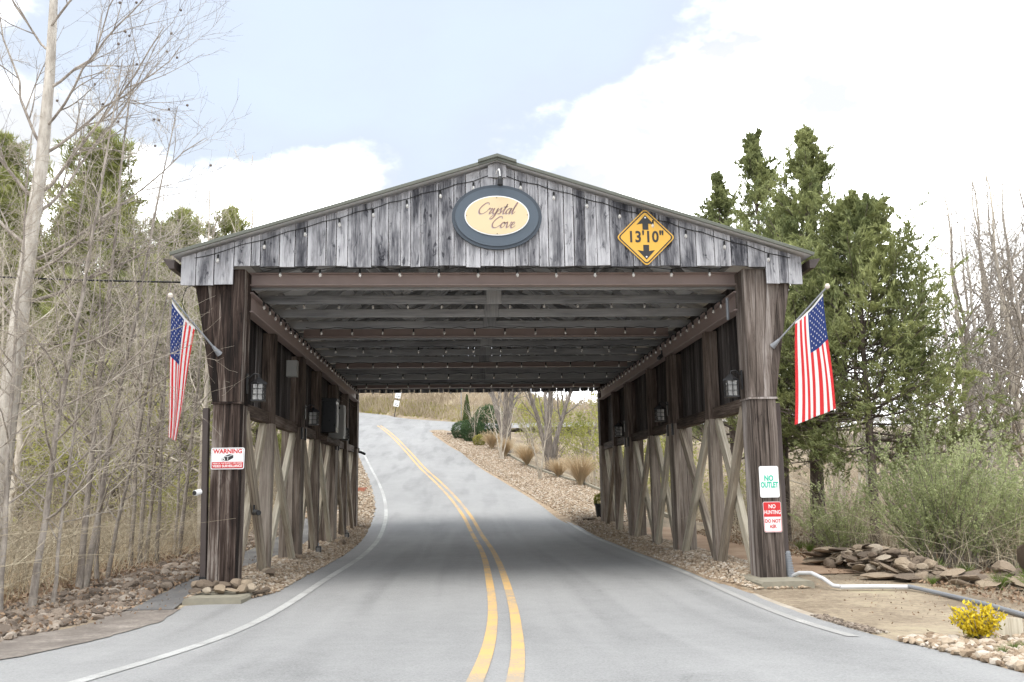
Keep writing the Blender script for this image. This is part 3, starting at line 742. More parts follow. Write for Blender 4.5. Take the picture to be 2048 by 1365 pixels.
def clad_post(s, y0, mat, front=True, ztop=4.36, top_flare=True):
    """square built-up post with separate facing boards; flared head on the outside"""
    x0, x1 = (XI, XO)
    zc = 2.50
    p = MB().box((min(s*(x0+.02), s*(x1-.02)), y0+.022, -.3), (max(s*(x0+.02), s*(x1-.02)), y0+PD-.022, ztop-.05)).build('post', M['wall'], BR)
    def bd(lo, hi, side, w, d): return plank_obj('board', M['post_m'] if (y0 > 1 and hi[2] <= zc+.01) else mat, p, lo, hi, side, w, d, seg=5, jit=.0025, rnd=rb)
    for face in (0, 1):                                     # front and back boards
        yy = y0+.011 if face == 0 else y0+PD-.011
        ws = [.13, .14, .095]; rb.shuffle(ws); xx = x0
        for w in ws:
            bd((s*(xx+w/2), yy+rb.uniform(-.003, .003), -.05+rb.uniform(-.05, .01)), (s*(xx+w/2), yy, zc), (1, 0, 0), w-.005, .022)
            xx += w
    for xx in (x0+.009, x1-.009):                           # inner and outer boards
        ws = [.17, .205]; yy = y0+.022
        for w in ws:
            bd((s*xx, yy+w/2, -.05), (s*xx, yy+w/2, zc), (1, 0, 0), .02, w-.004)
            if xx < x0+.1: bd((s*xx, yy+w/2, zc+.003), (s*xx, yy+w/2, ztop), (1, 0, 0), .02, w-.004)
            yy += w
    if not top_flare:
        for face in (0, 1):
            yy = y0+.011 if face == 0 else y0+PD-.011
            xx = x0
            for w in (.12, .13, .115):
                bd((s*(xx+w/2), yy, zc+.005), (s*(xx+w/2), yy, ztop), (1, 0, 0), w-.005, .022); xx += w
        return p
    # ledge under the flared head
    hd = MB().box((min(s*(x0-.015), s*(x1+.02)), y0-.02, zc+.002), (max(s*(x0-.015), s*(x1+.02)), y0+PD+.02, zc+.03)).build('ledge', mat, BR)
    xin = [x0, x0]; n = 4
    def outer(t): return x1+.012+.335*(t**1.12)
    zs = [zc+.034+(ztop-zc-.04)*k/5 for k in range(6)]
    for k in range(n):
        f0, f1 = k/n, (k+1)/n
        vb = MB()
        y_a, y_b = y0-.006+rb.uniform(-.004, .004), y0+PD+.006
        poly_in = [x0+(outer(j/5)-x0)*f0+.003 for j in range(6)]; poly_out = [x0+(outer(j/5)-x0)*f1-.003 for j in range(6)]
        poly = [(s*poly_in[j], zs[j]) for j in range(6)]+[(s*poly_out[j], zs[j]) for j in reversed(range(6))]
        if s > 0: poly = poly[::-1]
        vb.prism(poly, y_a, y_b).build('flared_board', mat, hd)
    return p
for s in (-1, 1):
    for i, y0 in enumerate(POST_Y):
        if i == 0: clad_post(s, y0, M['post_l'] if s < 0 else M['post_r'], ztop=4.37)
        elif i == 3: clad_post(s, y0, M['post_d'], ztop=4.3)
        else:
            clad_post(s, y0, M['post_d'], ztop=3.83, top_flare=False)
            o = MB().box((s*3.49-.02, y0-.012, 2.28), (s*3.49+.02, y0+.05, 2.50)).box((s*3.49-.02, y0+PD-.05, 2.28), (s*3.49+.02, y0+PD+.012, 2.50)).build('bracket', M['black'], BR)
# downpipe on the left front post, conduit on the right
MB().plank((-3.915, .06, .22), (-3.965, .06, 2.45), (1, 0, 0), .075, .1).build('downpipe', M['brownmetal'], BR)
MB().plank((-3.915, .06, -.02), (-3.915, .06, .24), (1, 0, 0), .09, .115).build('downpipe_shoe', M['blackplastic'], BR)
MB().plank((3.905, .1, .35), (3.905, .1, 2.45), (1, 0, 0), .07, .09).build('downpipe', M['brownmetal'], BR)
# ---------------------------------------------------------------- signs
def ell(cx, cz, a, b, n=48): return [(cx+a*math.cos(2*math.pi*k/n), cz+b*math.sin(2*math.pi*k/n)) for k in range(n)]
def rrect(cx, cz, w, h, r, n=5):
    pts = []
    for (sx, sz, a0) in ((1, -1, -90), (1, 1, 0), (-1, 1, 90), (-1, -1, 180)):
        for k in range(n+1):
            a = R(a0+90*k/n); pts.append((cx+sx*(w/2-r)+r*math.cos(a), cz+sz*(h/2-r)+r*math.sin(a)))
    return pts
def ring_prism(mb, outer, inner, y0, y1):
    n = len(outer); b = len(mb.v)
    for poly, y in ((outer, y0), (inner, y0), (outer, y1), (inner, y1)):
        for (x, z) in poly: mb.v.append(Vector((x, y, z)))
    for i in range(n):
        j = (i+1) % n
        mb.face((b+i, b+j, b+n+j, b+n+i)); mb.face((b+2*n+j, b+2*n+i, b+3*n+i, b+3*n+j))
        mb.face((b+j, b+i, b+2*n+i, b+2*n+j)); mb.face((b+n+i, b+n+j, b+3*n+j, b+3*n+i))
    return mb
def txt(parent, name, body, size, mat, x, y, z, **k):
    return inst(name, text_mesh(name, body, size, mat, **k), parent, (x, y, z))
def catmull(P, n=7):
    P = [Vector((p[0], p[1], 0)) for p in P]; out = []
    for i in range(len(P)-1):
        p0, p1, p2, p3 = P[max(i-1, 0)], P[i], P[i+1], P[min(i+2, len(P)-1)]
        for k in range(n):
            t = k/n; out.append(.5*((2*p1)+(p2-p0)*t+(2*p0-5*p1+4*p2-p3)*t*t+(3*p1-p0-3*p2+p3)*t**3))
    out.append(P[-1]); return out
GLY = {'C': (1.55, [[(1.5, 1.6), (1.3, 1.95), (.85, 1.9), (.35, 1.35), (.12, .7), (.35, .12), (.85, .02), (1.3, .3), (1.55, .55)]]),
 'r': (.85, [[(-.05, .5), (.22, 1.05), (.3, .82), (.55, .98), (.7, .85), (.5, .25), (.62, .02), (.9, .4)]]),
 'y': (.95, [[(0, .6), (.2, 1.0), (.18, .3), (.36, .02), (.66, .3), (.84, 1.0), (.74, 0), (.5, -.7), (.15, -.9), (.05, -.65), (.5, -.15), (1.0, .45)]]),
 's': (.75, [[(-.02, .4), (.42, 1.08), (.46, .65), (.55, .28), (.36, .0), (.08, .15)], [(.5, .1), (.8, .45)]]),
 't': (.65, [[(-.05, .45), (.32, 1.1), (.48, 1.75), (.26, .4), (.36, .02), (.6, .15), (.7, .45)], [(.0, 1.22), (.72, 1.28)]]),
 'a': (.95, [[(.74, .85), (.48, 1.0), (.14, .7), (.08, .22), (.28, .02), (.58, .3), (.78, 1.0), (.68, .3), (.76, .03), (1.0, .45)]]),
 'l': (.6, [[(-.05, .45), (.36, 1.25), (.54, 1.9), (.42, 1.98), (.26, 1.2), (.2, .3), (.34, .02), (.66, .45)]]),
 'o': (.85, [[(.5, 1.0), (.15, .75), (.1, .25), (.35, .02), (.64, .3), (.7, .75), (.5, 1.0), (.62, .8), (.95, .95)]]),
 'v': (.85, [[(-.02, .85), (.16, 1.0), (.26, .3), (.42, .03), (.72, .5), (.76, 1.0), (.95, .92)]]),
 'e': (.8, [[(.06, .45), (.5, .62), (.58, .92), (.36, 1.0), (.12, .55), (.2, .1), (.48, .02), (.85, .4)]])}
def script_mesh(name, word, unit, mat, shear=.38, weight=.085):
    mb = MB(); x = 0
    for ch in word:
        adv, strokes = GLY[ch]
        for st in strokes:
            P = catmull(st); b = len(mb.v); n = len(P)
            for i, p in enumerate(P):
                t = (P[min(i+1, n-1)]-P[max(i-1, 0)]); t.normalize()
                w = weight*(.55+.75*max(0.0, -t.y*.9+.25*abs(t.x)))*(0.45 if i in (0, n-1) else 1)
                nrm = Vector((-t.y, t.x, 0))
                for q in (p+nrm*w, p-nrm*w):
                    mb.v.append(Vector(((x+q.x+shear*q.y)*unit, 0, q.y*unit)))
            for i in range(n-1): mb.face((b+2*i, b+2*i+1, b+2*i+3, b+2*i+2))
        x += adv
    for v in mb.v: v.x -= (x+.3)*unit/2
    return mb.mesh(name, mat)
# oval name sign
OS = empty('oval_sign', (-.01, -.13, 5.075), 'oval slate blue sign with cream plaque on the gable', 'sign')
MB().prism(ell(0, 0, .632, .468), -.035, 0).build('back_panel', M['slate2'], OS)
MB().prism(ell(0, 0, .585, .424), -.048, -.034).build('face_panel', M['slate'], OS)
pq = MB().prism(ell(0, .012, .452, .288), -.062, -.047).build('plaque', M['white'], OS)
MB().prism(ell(0, .012, .438, .274), -.066, -.061).build('plaque_face', M['cream'], pq)
for (w, u, cx, cz) in (('Crystal', .082, -.005, .035), ('Cove', .082, .085, -.165)):
    inst('lettering', script_mesh('letter_shadow', w, u, M['mauve2']), pq, (cx-.008, -.0672, cz-.009))
    inst('lettering', script_mesh('lettering', w, u, M['mauve']), pq, (cx, -.0684, cz))
for (x, z) in ((-.425, .01), (.425, .02), (0, .27), (0, -.25)): inst('screw', MB().lathe([(.007, -.071), (.007, -.06)], (0, 0, 0), 8, 'y').mesh('screw', M['signblack']), OS, (x, 0, z))
# gooseneck lamp above it
GL = empty('gooseneck_lamp', (-.02, -.125, 5.70), 'small gooseneck lamp hanging over the oval sign', 'lamp')
MB().lathe([(.05, -.03), (.055, 0)], (0, 0, 0), 12, 'y').build('mount', M['greybox'], GL)
MB().tube([(0, -.02, 0), (.02, -.10, .035), (.04, -.17, .03), (.05, -.20, -.02), (.055, -.20, -.1)], .008).build('arm', M['white'], GL)
MB().lathe([(.022, -.02), (.034, -.06), (.04, -.14), (.032, -.15)], (.055, -.2, -.07), 12).build('lamp_head', M['black'], GL)
# clearance sign
CS = empty('clearance_sign', (2.09, -.135, 4.79), 'yellow diamond clearance sign reading 13 feet 10 inches', 'sign')
def diamond(h, r=.05, n=4):
    pts = []
    for a0 in (-90, 0, 90, 180):
        a = R(a0); cx, cz = (h-r*1.414)*math.cos(a), (h-r*1.414)*math.sin(a)
        for k in range(n+1): b = R(a0-45+90*k/n); pts.append((cx+r*math.cos(b), cz+r*math.sin(b)))
    return pts
MB().prism(diamond(.42), -.006, 0).build('plate', M['signyellow'], CS)
ring_prism(MB(), diamond(.398, .045), diamond(.375, .04), -.0085, -.0062).build('border', M['signblack'], CS)
for s in (1, -1):
    pts = [(-.042, .11), (.042, .11), (.042, .20), (.125, .185), (0, .325), (-.125, .185), (-.042, .20)]
    pts = [(x, s*z) for x, z in pts]
    if s < 0: pts = pts[::-1]
    MB().prism(pts, -.0085, -.0062).build('arrow', M['signblack'], CS)
    inst('bolt', MB().lathe([(.012, -.014), (.014, 0)], (0, 0, 0), 10, 'y').mesh('bolt', M['silver']), CS, (0, 0, s*.285))
txt(CS, 'lettering', "13'10\"", .225, M['signblack'], 0, -.0088, 0, bold=.006, sx=.86, spacing=1.05)
def sign_plate(name, x, y, z, w, h, label):
    e = empty(name, (x, y, z), label, 'sign')
    MB().prism(rrect(0, 0, w, h, .025), -.004, 0).build('plate', M['white'], e); return e
# warning sign
S = sign_plate('warning_sign', -3.64, -.012, 1.77, .44, .285, 'white and red video surveillance warning sign on the left post')
ring_prism(MB(), rrect(0, 0, .418, .263, .02), rrect(0, 0, .412, .257, .018), -.0062, -.0042).build('border', M['signblack'], S)
MB().prism(rrect(0, -.087, .408, .086, .014), -.0062, -.0042).build('band', M['signred'], S)
txt(S, 'lettering', 'WARNING', .078, M['signred'], 0, -.006, .092, bold=.0026, sx=1.0)
txt(S, 'lettering', 'VIDEO SURVEILLANCE', .046, M['white'], 0, -.0075, -.101, bold=.0010, sx=.84)
txt(S, 'lettering', 'AREAS OF THIS PROPERTY ARE UNDER', .021, M['white'], 0, -.0075, -.063, bold=.0004, sx=1.05)
ic = MB(); ic.prism([(-.045, -.03), (.0, -.034), (.075, .006), (.075, .048), (.02, .056), (-.045, .03)], -.0058, -.0042)
ic.prism(ell(-.055, -.012, .026, .024, 16), -.0062, -.0042)
ic = ic.build('camera_symbol', M['signblack'], S)
w = MB(); ring_prism(w, ell(-.055, -.012, .021, .019, 16), ell(-.055, -.012, .011, .01, 16), -.0070, -.0064)
w.prism([(.0, -.026), (.006, -.026), (.006, .026), (.0, .026)], -.0066, -.006); w.prism([(-.04, .022), (.004, .022), (.07, .044), (.07, .048), (.0, .028), (-.04, .028)], -.0066, -.006)
w.build('camera_outline', M['white'], ic)
# right hand signs
S = sign_plate('no_outlet_sign', 3.695, -.012, 1.36, .27, .425, 'white sign with green letters reading no outlet')
txt(S, 'lettering', 'NO', .105, M['signgreen'], -.005, -.006, .045, bold=.004, sx=.78)
txt(S, 'lettering', 'OUTLET', .105, M['signgreen'], 0, -.006, -.045, bold=.004, sx=.62)
for s in (1, -1): inst('bolt', MB().lathe([(.006, -.009), (.007, 0)], (0, 0, 0), 8, 'y').mesh('bolt', M['silver']), S, (0, 0, s*.17))
S = sign_plate('no_hunting_sign', 3.712, -.012, .885, .25, .41, 'red and white sign reading no hunting do not ask')
ring_prism(MB(), rrect(0, 0, .24, .40, .02), rrect(0, 0, .228, .388, .015), -.0062, -.0042).build('border', M['signred'], S)
MB().prism(rrect(0, .098, .232, .19, .012), -.0058, -.0042).build('panel', M['signred'], S)
txt(S, 'lettering', 'NO', .075, M['white'], 0, -.0068, .14, bold=.0008, sx=.85)
txt(S, 'lettering', 'HUNTING', .072, M['white'], 0, -.0068, .062, bold=.0008, sx=.7)
txt(S, 'lettering', 'DO NOT', .068, M['signred'], 0, -.0068, -.055, bold=.0016, sx=.78)
txt(S, 'lettering', 'ASK', .068, M['signred'], 0, -.0068, -.128, bold=.0016, sx=.8)

# ---------------------------------------------------------------- flags
def flag(base, tip, h0, h1, corners, label, folds, seed):
    """cloth bilinear from hoist points h0 (canton side) and h1 down to the two fly corners"""
    e = empty('flag', base, label, 'flag', 'flags on the front posts'); B = Vector(base)
    rel = lambda p: Vector(p)-B
    MB().tube([rel(base), rel(tip)], [.013, .012], 10).build('pole', M['greypipe'], e)
    MB().lathe([(.0, -.04), (.03, -.02), (.036, .01), (.022, .04), (0, .045)], rel(tip), 12).build('finial', M['brass'], e)
    d = rel(tip).normalized()
    MB().tube([(0, .02, 0), d*.06, d*.13], [.045, .03, .02], 10).build('bracket', M['greypipe'], e)
    h0, h1 = rel(h0), rel(h1); f0, f1 = rel(corners[0]), rel(corners[1])
    rr = random.Random(seed)
    ph = [rr.uniform(0, 6) for _ in range(4)]
    def surf(u, v):
        p = h0.lerp(h1, u).lerp(f0.lerp(f1, u), v)
        k = .25+.75*min(1, v*1.8)
        amp = folds*k
        off = math.sin(u*12.5+ph[0]+v*1.2)*.6+math.sin(u*23+ph[1]-v*2)*.25+math.sin(u*5+v*4+ph[2])*.5
        sag = math.sin(math.pi*u)*.03*(1-v)
        return p+Vector((math.cos(u*12.5+ph[0]+v*1.5)*amp*.35+math.sin(v*5+ph[3])*.012, off*amp, -sag))
    nu, nv = 52, 60
    V = np.array([surf(i/nu, j/nv)[:] for j in range(nv+1) for i in range(nu+1)])
    idx = np.arange((nu+1)*(nv+1)).reshape(nv+1, nu+1)
    q = np.stack([idx[:-1, :-1], idx[:-1, 1:], idx[1:, 1:], idx[1:, :-1]], -1).reshape(-1, 4)
    u = (np.arange(nu)+.5)/nu; v = (np.arange(nv)+.5)/nv
    vv, uu = np.meshgrid(v, u, indexing='ij')
    stripe = (np.floor(uu*13).astype(int) % 2)
    mi = np.where((uu < 7/13) & (vv < .4), 2, stripe).ravel()
    cl = link(bpy.data.objects.new('cloth', np_mesh('cloth', V, [q], [M['flagred'], M['flagwhite'], M['flagblue']], midx=mi, smooth=True)), e)
    for k in range(13): pass
    mb = MB()
    for r in range(9):
        for c in range(6 if r % 2 == 0 else 5):
            su = (r+1)/10*7/13; sv = ((c+.5)/6 if r % 2 == 0 else (c+1)/6)*.385+.008
            for side in (-1, 1):
                ring = []
                for k in range(10):
                    a = 2*math.pi*k/10; rad = .018 if k % 2 == 0 else .008
                    ring.append(surf(su+math.cos(a)*rad*.95, sv+math.sin(a)*rad*.62)+Vector((0, side*.004, 0)))
                c0 = surf(su, sv)+Vector((0, side*.004, 0)); b = len(mb.v); mb.v += [c0]+ring
                for k in range(10): mb.face((b, b+1+k, b+1+(k+1) % 10))
    mb.build('stars', M['flagwhite'], cl)
    # white hoist tape
    ht = MB(); pts = [surf(k/12, -.006) for k in range(13)]
    for k in range(12):
        b = len(ht.v); ht.v += [pts[k]+Vector((0, -.003, 0)), pts[k+1]+Vector((0, -.003, 0)), surf((k+1)/12, .016)+Vector((0, -.003, 0)), surf(k/12, .016)+Vector((0, -.003, 0))]
        ht.face((b, b+1, b+2, b+3))
    ht.build('hoist_tape', M['flagwhite'], cl)
    return e
flag((-3.80, -.03, 3.18), (-4.36, -.42, 3.90), (-4.33, -.43, 3.835), (-4.07, -.24, 3.50), ((-4.31, -.40, 2.04), (-4.24, -.30, 1.99)), 'narrow folded stars and stripes flag on the left post', .028, 3)
flag((3.86, -.03, 3.24), (4.52, -.46, 4.0), (4.47, -.44, 3.90), (4.13, -.24, 3.54), ((4.52, -.45, 2.32), (4.02, -.26, 2.12)), 'wide open stars and stripes flag on the right post', .022, 8)

# ---------------------------------------------------------------- lanterns
def make_lantern():
    e = empty('wall_lantern', (0, 0, 0))
    MB().box((-.03, -.012, -.1), (.03, .0, .1)).build('wall_plate', M['black'], e)
    MB().tube([(0, -.01, .05), (0, -.07, .10), (0, -.12, .09), (0, -.12, .06)], .008, 8).build('arm', M['black'], e)
    rf = MB(); z = .0
    prof = [(.015, .06), (.03, .045), (.085, .005), (.088, -.008)]
    rf.lathe(prof[::-1], (0, -.12, 0), 4); rf.build('roof', M['black'], e)
    cg = MB()
    for sx in (-1, 1):
        for sy in (-1, 1): cg.plank((sx*.055, -.12+sy*.055, -.17), (sx*.058, -.12+sy*.058, -.005), (1, 0, 0), .01, .01)
    for zz in (-.06, -.115):
        for sx in (-1, 1): cg.plank((sx*.057, -.175, zz), (sx*.057, -.065, zz), (0, 0, 1), .006, .006); cg.plank((-.055, -.12+sx*.057, zz), (.055, -.12+sx*.057, zz), (0, 0, 1), .006, .006)
    for sx in (-1, 1): cg.plank((0, -.12+sx*.058, -.17), (0, -.12+sx*.058, -.005), (1, 0, 0), .006, .006); cg.plank((sx*.058, -.12, -.17), (sx*.058, -.12, -.005), (1, 0, 0), .006, .006)
    cg.box((-.065, -.185, -.185), (.065, -.055, -.17)); cg.build('cage', M['black'], e)
    MB().box((-.048, -.168, -.168), (.048, -.072, -.012)).build('glass', M['glass'], e)
    return e
lan = make_lantern()
spots = [(-3.47, .20, 2.80, 90, 'front left'), (-3.47, 4.85, 2.80, 90, 'second left'), (-3.47, 9.5, 2.76, 90, 'third left'), (-3.68, 14.13, 2.86, 180, 'rear left'),
         (3.47, .22, 2.80, -90, 'front right'), (3.47, 4.9, 2.80, -90, 'second right'), (3.47, 9.55, 2.78, -90, 'third right'), (3.68, 14.13, 2.88, 180, 'rear right')]
for i, (x, y, z, a, w) in enumerate(spots):
    o = lan if i == 0 else copy_tree(lan)
    o.location = (x, y, z); o.rotation_euler = (0, 0, R(a)); sc = 1.35; o.scale = (sc,)*3
    tag(o, 'black caged lantern fixed to the %s bridge post' % w, 'lantern', 'lanterns on the bridge posts')

# ---------------------------------------------------------------- string lights
SOCK = MB().lathe([(.008, .035), (.014, .025), (.015, -.02), (.012, -.024)], (0, 0, 0), 8).mesh('socket', M['cable'])
BULB = MB().lathe([(.011, -.022), (.021, -.045), (.023, -.06), (.014, -.08), (.003, -.086)], (0, 0, 0), 8).mesh('bulb', M['bulb'], True)
rs_ = random.Random(9)
def string_light(pts, spacing, drop, label, start=.2, sag=.03, sc=1.0, rmax=None):
    P = [Vector(p) for p in pts]; e = empty('string_light', P[0], label, 'string light', 'string lights on the bridge'); o0 = P[0]
    path = []; bulbs = []
    for a, b in zip(P[:-1], P[1:]):
        L = (b-a).length; n = max(1, round(L/spacing))
        for k in range(n):
            for j in range(4):
                t = (k+j/4)/n; path.append(a.lerp(b, t)-o0-Vector((0, 0, sag*4*(j/4)*(1-j/4)*rs_.uniform(.6, 1.3))))
            bulbs.append(a.lerp(b, (k+.5)/n)-o0-Vector((0, 0, sag)))
    path.append(P[-1]-o0)
    MB().tube(path, .0055, 5).build('cable', M['cable'], e)
    for b in bulbs:
        s = inst('bulb', BULB, e, b-Vector((0, 0, drop*rs_.uniform(.8, 1.2))), (rs_.uniform(-.1, .1), rs_.uniform(-.1, .1), 0), sc)
        inst('socket', SOCK, s)
    return e
ordn = ['first', 'second', 'third', 'fourth', 'fifth', 'sixth', 'seventh', 'eighth']
for i, (y, z, n) in enumerate(((.02, 4.40, 12), (1.95, 4.34, 11), (3.75, 4.22, 11), (5.6, 4.17, 11), (7.6, 4.13, 11), (9.35, 4.10, 11), (11.5, 4.13, 11), (13.3, 4.15, 12))):
    string_light([(-3.3, y, z), (3.3, y, z)], .56, .03, 'string of clear bulbs across the ceiling, %s row from the front' % ordn[i], sc=1.0)
for s, w in ((-1, 'left'), (1, 'right')):
    string_light([(s*3.43, .7, 4.12), (s*3.43, 13.4, 4.12)], .42, .03, 'string of clear bulbs along the %s steel beam' % w)
    string_light([(s*.1, -.135, roof_z(.1)-.13), (s*1.5, -.135, roof_z(1.5)-.10), (s*2.9, -.135, roof_z(2.9)-.09), (s*4.15, -.135, roof_z(4.15)-.08)], .55, .05, 'string of clear bulbs along the %s gable edge' % w, sag=.02)

# ---------------------------------------------------------------- fittings
e = empty('meter_box', (-3.4, 7.6, 2.9), 'black meter box with glass front between the left posts', 'electrical box')
MB().box((-.14, -.2, -.32), (.16, .2, .36)).build('body', M['blackplastic'], e); MB().box((.161, -.14, -.2), (.172, .14, .28)).build('window', M['greybox'], e)
MB().prism([(-.16, .36), (.18, .36), (.17, .41), (-.14, .42)], -.22, .22).build('hood', M['black'], e)
e = empty('electrical_box', (-3.38, 8.6, 2.92), 'tall grey electrical cabinet between the left posts', 'electrical box')
MB().box((-.16, -.2, -.42), (.17, .2, .34)).build('body', M['greybox'], e); MB().box((.171, -.16, -.36), (.182, .16, .28)).build('door', M['greybox'], e)
MB().box((-.05, -.06, .24), (.05, -.205, .3)).build('vent', M['black'], e)
plank_obj('shelf', M['post_d'], e, (-.1, -1.5, -.5), (-.1, .6, -.5), (1, 0, 0), .2, .12)
e = MB().box((-3.52, 3.2, 3.27), (-3.34, 3.36, 3.55)).build('junction_box', M['greybox']); tag(e, 'small grey junction box on the upper left wall', 'junction box')
def cam_unit(name, loc, d, label, mat):
    e = empty(name, loc, label, 'camera'); d = Vector(d).normalized()
    MB().tube([(0, 0, 0), d*.06+Vector((0, 0, .02)), d*.2], [.03, .04, .038], 12).build('body', mat, e)
    MB().tube([(0, 0, .12), (0, 0, .0)], .015, 8).build('mount', mat, e); MB().tube([d*.2, d*.212], .03, 12).build('lens', M['black'], e); return e
cam_unit('security_camera', (3.36, 4.75, 3.80), (-.6, -1, -.35), 'dark bullet camera under the right steel beam', M['black'])
cam_unit('security_camera', (-3.95, .12, 1.32), (-.5, -1, .0), 'pale round camera on the left front downpipe', M['white'])
cam_unit('security_camera', (-3.5, 14.2, 2.42), (.6, .4, -.2), 'small dark camera below the rear left lantern', M['black'])
cam_unit('security_camera', (-3.50, 1.0, 1.02), (.5, -.8, .05), 'small dark camera on the first left brace', M['black'])
def spotl(loc, label):
    e = empty('ground_spotlight', loc, label, 'spotlight')
    MB().tube([(0, 0, -.1), (0, 0, .2)], .012, 8).build('stake', M['greypipe'], e)
    MB().box((-.05, -.05, .0), (.05, .05, .13)).build('housing', M['black'], e); MB().box((-.035, -.056, .015), (.035, -.051, .11)).build('lens', M['glass'], e)
for (x, y, w) in ((-3.38, 6.25, 'second left bay'), (-3.4, 10.9, 'third left bay')): spotl((x, y, gz(x, y)), 'small black spotlight on gravel in the %s' % w)
e = MB().tube([(3.40, .5, 3.72), (3.40, .5, 4.05)], .022, 8).build('conduit', M['greypipe']); tag(e, 'short grey conduit fixed inside the right front post', 'conduit')

# footings
for s in (-1, 1):
    x0, x1 = (-3.9, -3.2) if s < 0 else (3.35, 4.05)
    y0, y1 = (-.85, -.02) if s < 0 else (-.50, .6)
    z = gz((x0+x1)/2, -.3)+(.0 if s < 0 else .03)
    m = MB().plank(((x0+x1)/2, y0, z-.02), ((x0+x1)/2, y1, z-.02), (1, 0, 0), x1-x0, .16, .03, 4, .008)
    tag(m.build('concrete_footing', M['concrete']), 'mossy concrete slab below the %s front post' % ('left' if s < 0 else 'right'), 'footing')
ring = [(-3.88, -.42, .13), (-3.71, -.46, .10), (-3.56, -.44, .11), (-3.42, -.46, .10), (-3.30, -.40, .12), (-3.22, -.30, .10), (-3.18, -.12, .13), (-3.12, .08, .1), (-3.80, -.26, .11), (-3.55, -.24, .11), (-3.67, -.25, .10), (-3.42, -.22, .11), (-3.3, .2, .09), (-3.92, -.2, .12), (-3.3, -.2, .11)]
for k, (x, y, s) in enumerate(ring):
    z = (.115+(.05 if k in (8, 9, 10, 11, 13, 14) else 0)) if y < -.15 and x < -3.2 else gz(x, y)+.05
    o = inst('stone', BLOCK[k % 6] if k % 3 else SLAB[k % 8], None, (x, y, z), (random.uniform(-.2, .2), random.uniform(-.2, .2), random.uniform(0, 6)), (s, s*.9, s*.85))
    tag(o, 'tan stone piled around the foot of the left front post', 'stone', 'stones at the left front post')
for k, (x, y) in enumerate(((-3.42, 1.7), (-3.5, 2.0), (-3.35, 1.55), (-3.4, 4.5), (-3.5, 4.6), (-3.3, 9.2), (-3.4, 9.35), (3.30, 14.3), (3.1, 14.5), (3.2, 14.2))):
    tag(inst('stone', BLOCK[k % 6], None, (x, y, gz(x, y)+.04), (0, 0, k), .1), 'small stone lying at the foot of a bridge timber', 'stone', 'stones at the bridge feet')

# pipes on the right apron
z0 = gz(4, -.8)
e = MB().tube([(3.915, .1, .42), (3.92, .08, .25), (3.93, .05, .12), (3.95, .02, .05)], .05, 14).build('corrugated_hose', M['greypipe']); tag(e, 'grey corrugated drain hose beside the right front post', 'hose')
for k in range(11): inst('ring', MB().tube([(0, 0, -.008), (0, 0, .008)], .056, 14).mesh('ring', M['greypipe']), e, (3.94-.0025*k, .035+.006*k, .08+.031*k))
def apron_z(x, y): return gz(x, y)+.03
pp = [(3.95, .0, .10), (3.99, -.15, .15), (4.07, -.36, .165), (4.14, -.58, .11), (4.19, -.75, apron_z(4.18, -.75)+.03), (4.3, -.82, apron_z(4.3, -.82)+.02)]
e = MB().tube([tuple(p) for p in pp], .026, 10).build('drain_pipe', M['whitepipe']); tag(e, 'white curved pipe end dropping beside the right footing', 'pipe')
e = MB().tube([(4.25, -.82, apron_z(4.3, -.82)+.02), (4.7, -.85, apron_z(4.7, -.85)+.02), (5.12, -.9, apron_z(5.1, -.9)+.01)], .03, 10).build('drain_pipe', M['whitepipe']); tag(e, 'white pipe lying straight across the concrete apron', 'pipe')
e = MB().tube([(5.10, -.9, apron_z(5.1, -.9)+.02), (5.19, -1.6, apron_z(5.2, -1.6)+.0), (5.12, -2.6, apron_z(5.1, -2.6)+.0), (4.9, -3.6, apron_z(4.9, -3.6)), (4.4, -5.2, apron_z(4.4, -5.2))], .026, 10).build('drain_pipe', M['greypipe']); tag(e, 'grey pipe running along the right edge of the apron', 'pipe')
# rock pile
RP = empty('rock_pile', (5.75, 1.2, gz(5.75, 1.2)), 'heap of flat brown field stones beside the dirt path', 'rock pile')
rr = random.Random(21)
for k in range(130):
    a = rr.uniform(0, 6.28); q = math.sqrt(rr.random()); lx, ly = .6*q*math.cos(a), 1.35*q*math.sin(a)
    hh = max(0, .36*(1-q*q))*rr.uniform(.75, 1.0)
    s = rr.uniform(.06, .15)
    inst('stone', rr.choice(SLAB+BLOCK), RP, (lx-.05*ly, ly, hh+.03), (rr.uniform(-.5, .5), rr.uniform(-.5, .5), rr.uniform(0, 6)), s)
for k, (lx, ly, lz, s) in enumerate(((-.45, 1.2, .1, .3), (-.45, 1.3, .18, .28), (-.35, 1.1, .26, .26), (-.25, .8, .28, .24), (-.1, -1.2, .05, .28), (-.45, -.9, .05, .22), (.25, -1.1, .06, .22), (-.05, -.1, .36, .12))):
    inst('stone', SLAB[k % 8], RP, (lx, ly, lz), (rr.uniform(-.1, .1), rr.uniform(-.1, .1), rr.uniform(-.4, .4)), s)
RP2 = empty('rock_pile', (6.55, -.35, gz(6.5, -.3)), 'low row of sandstone slabs at the right edge of the wood', 'rock pile')
for k in range(60):
    lx, ly = rr.uniform(-.75, 1.6), rr.uniform(-.6, .5); s = rr.uniform(.09, .22)
    inst('stone', rr.choice(SLAB+BLOCK[:3]), RP2, (lx, ly-.25*lx, max(0, .24-.25*abs(ly))*rr.random()+.04), (rr.uniform(-.4, .4), rr.uniform(-.4, .4), rr.uniform(0, 6)), s)
for k in range(7):
    inst('stone', SLAB[k], RP2, (.30+k*.13, -.45-.06*k, .28), (rr.uniform(-.1, .1), R(62)+rr.uniform(-.1, .1), rr.uniform(.1, .5)), (.34, .3, .28))
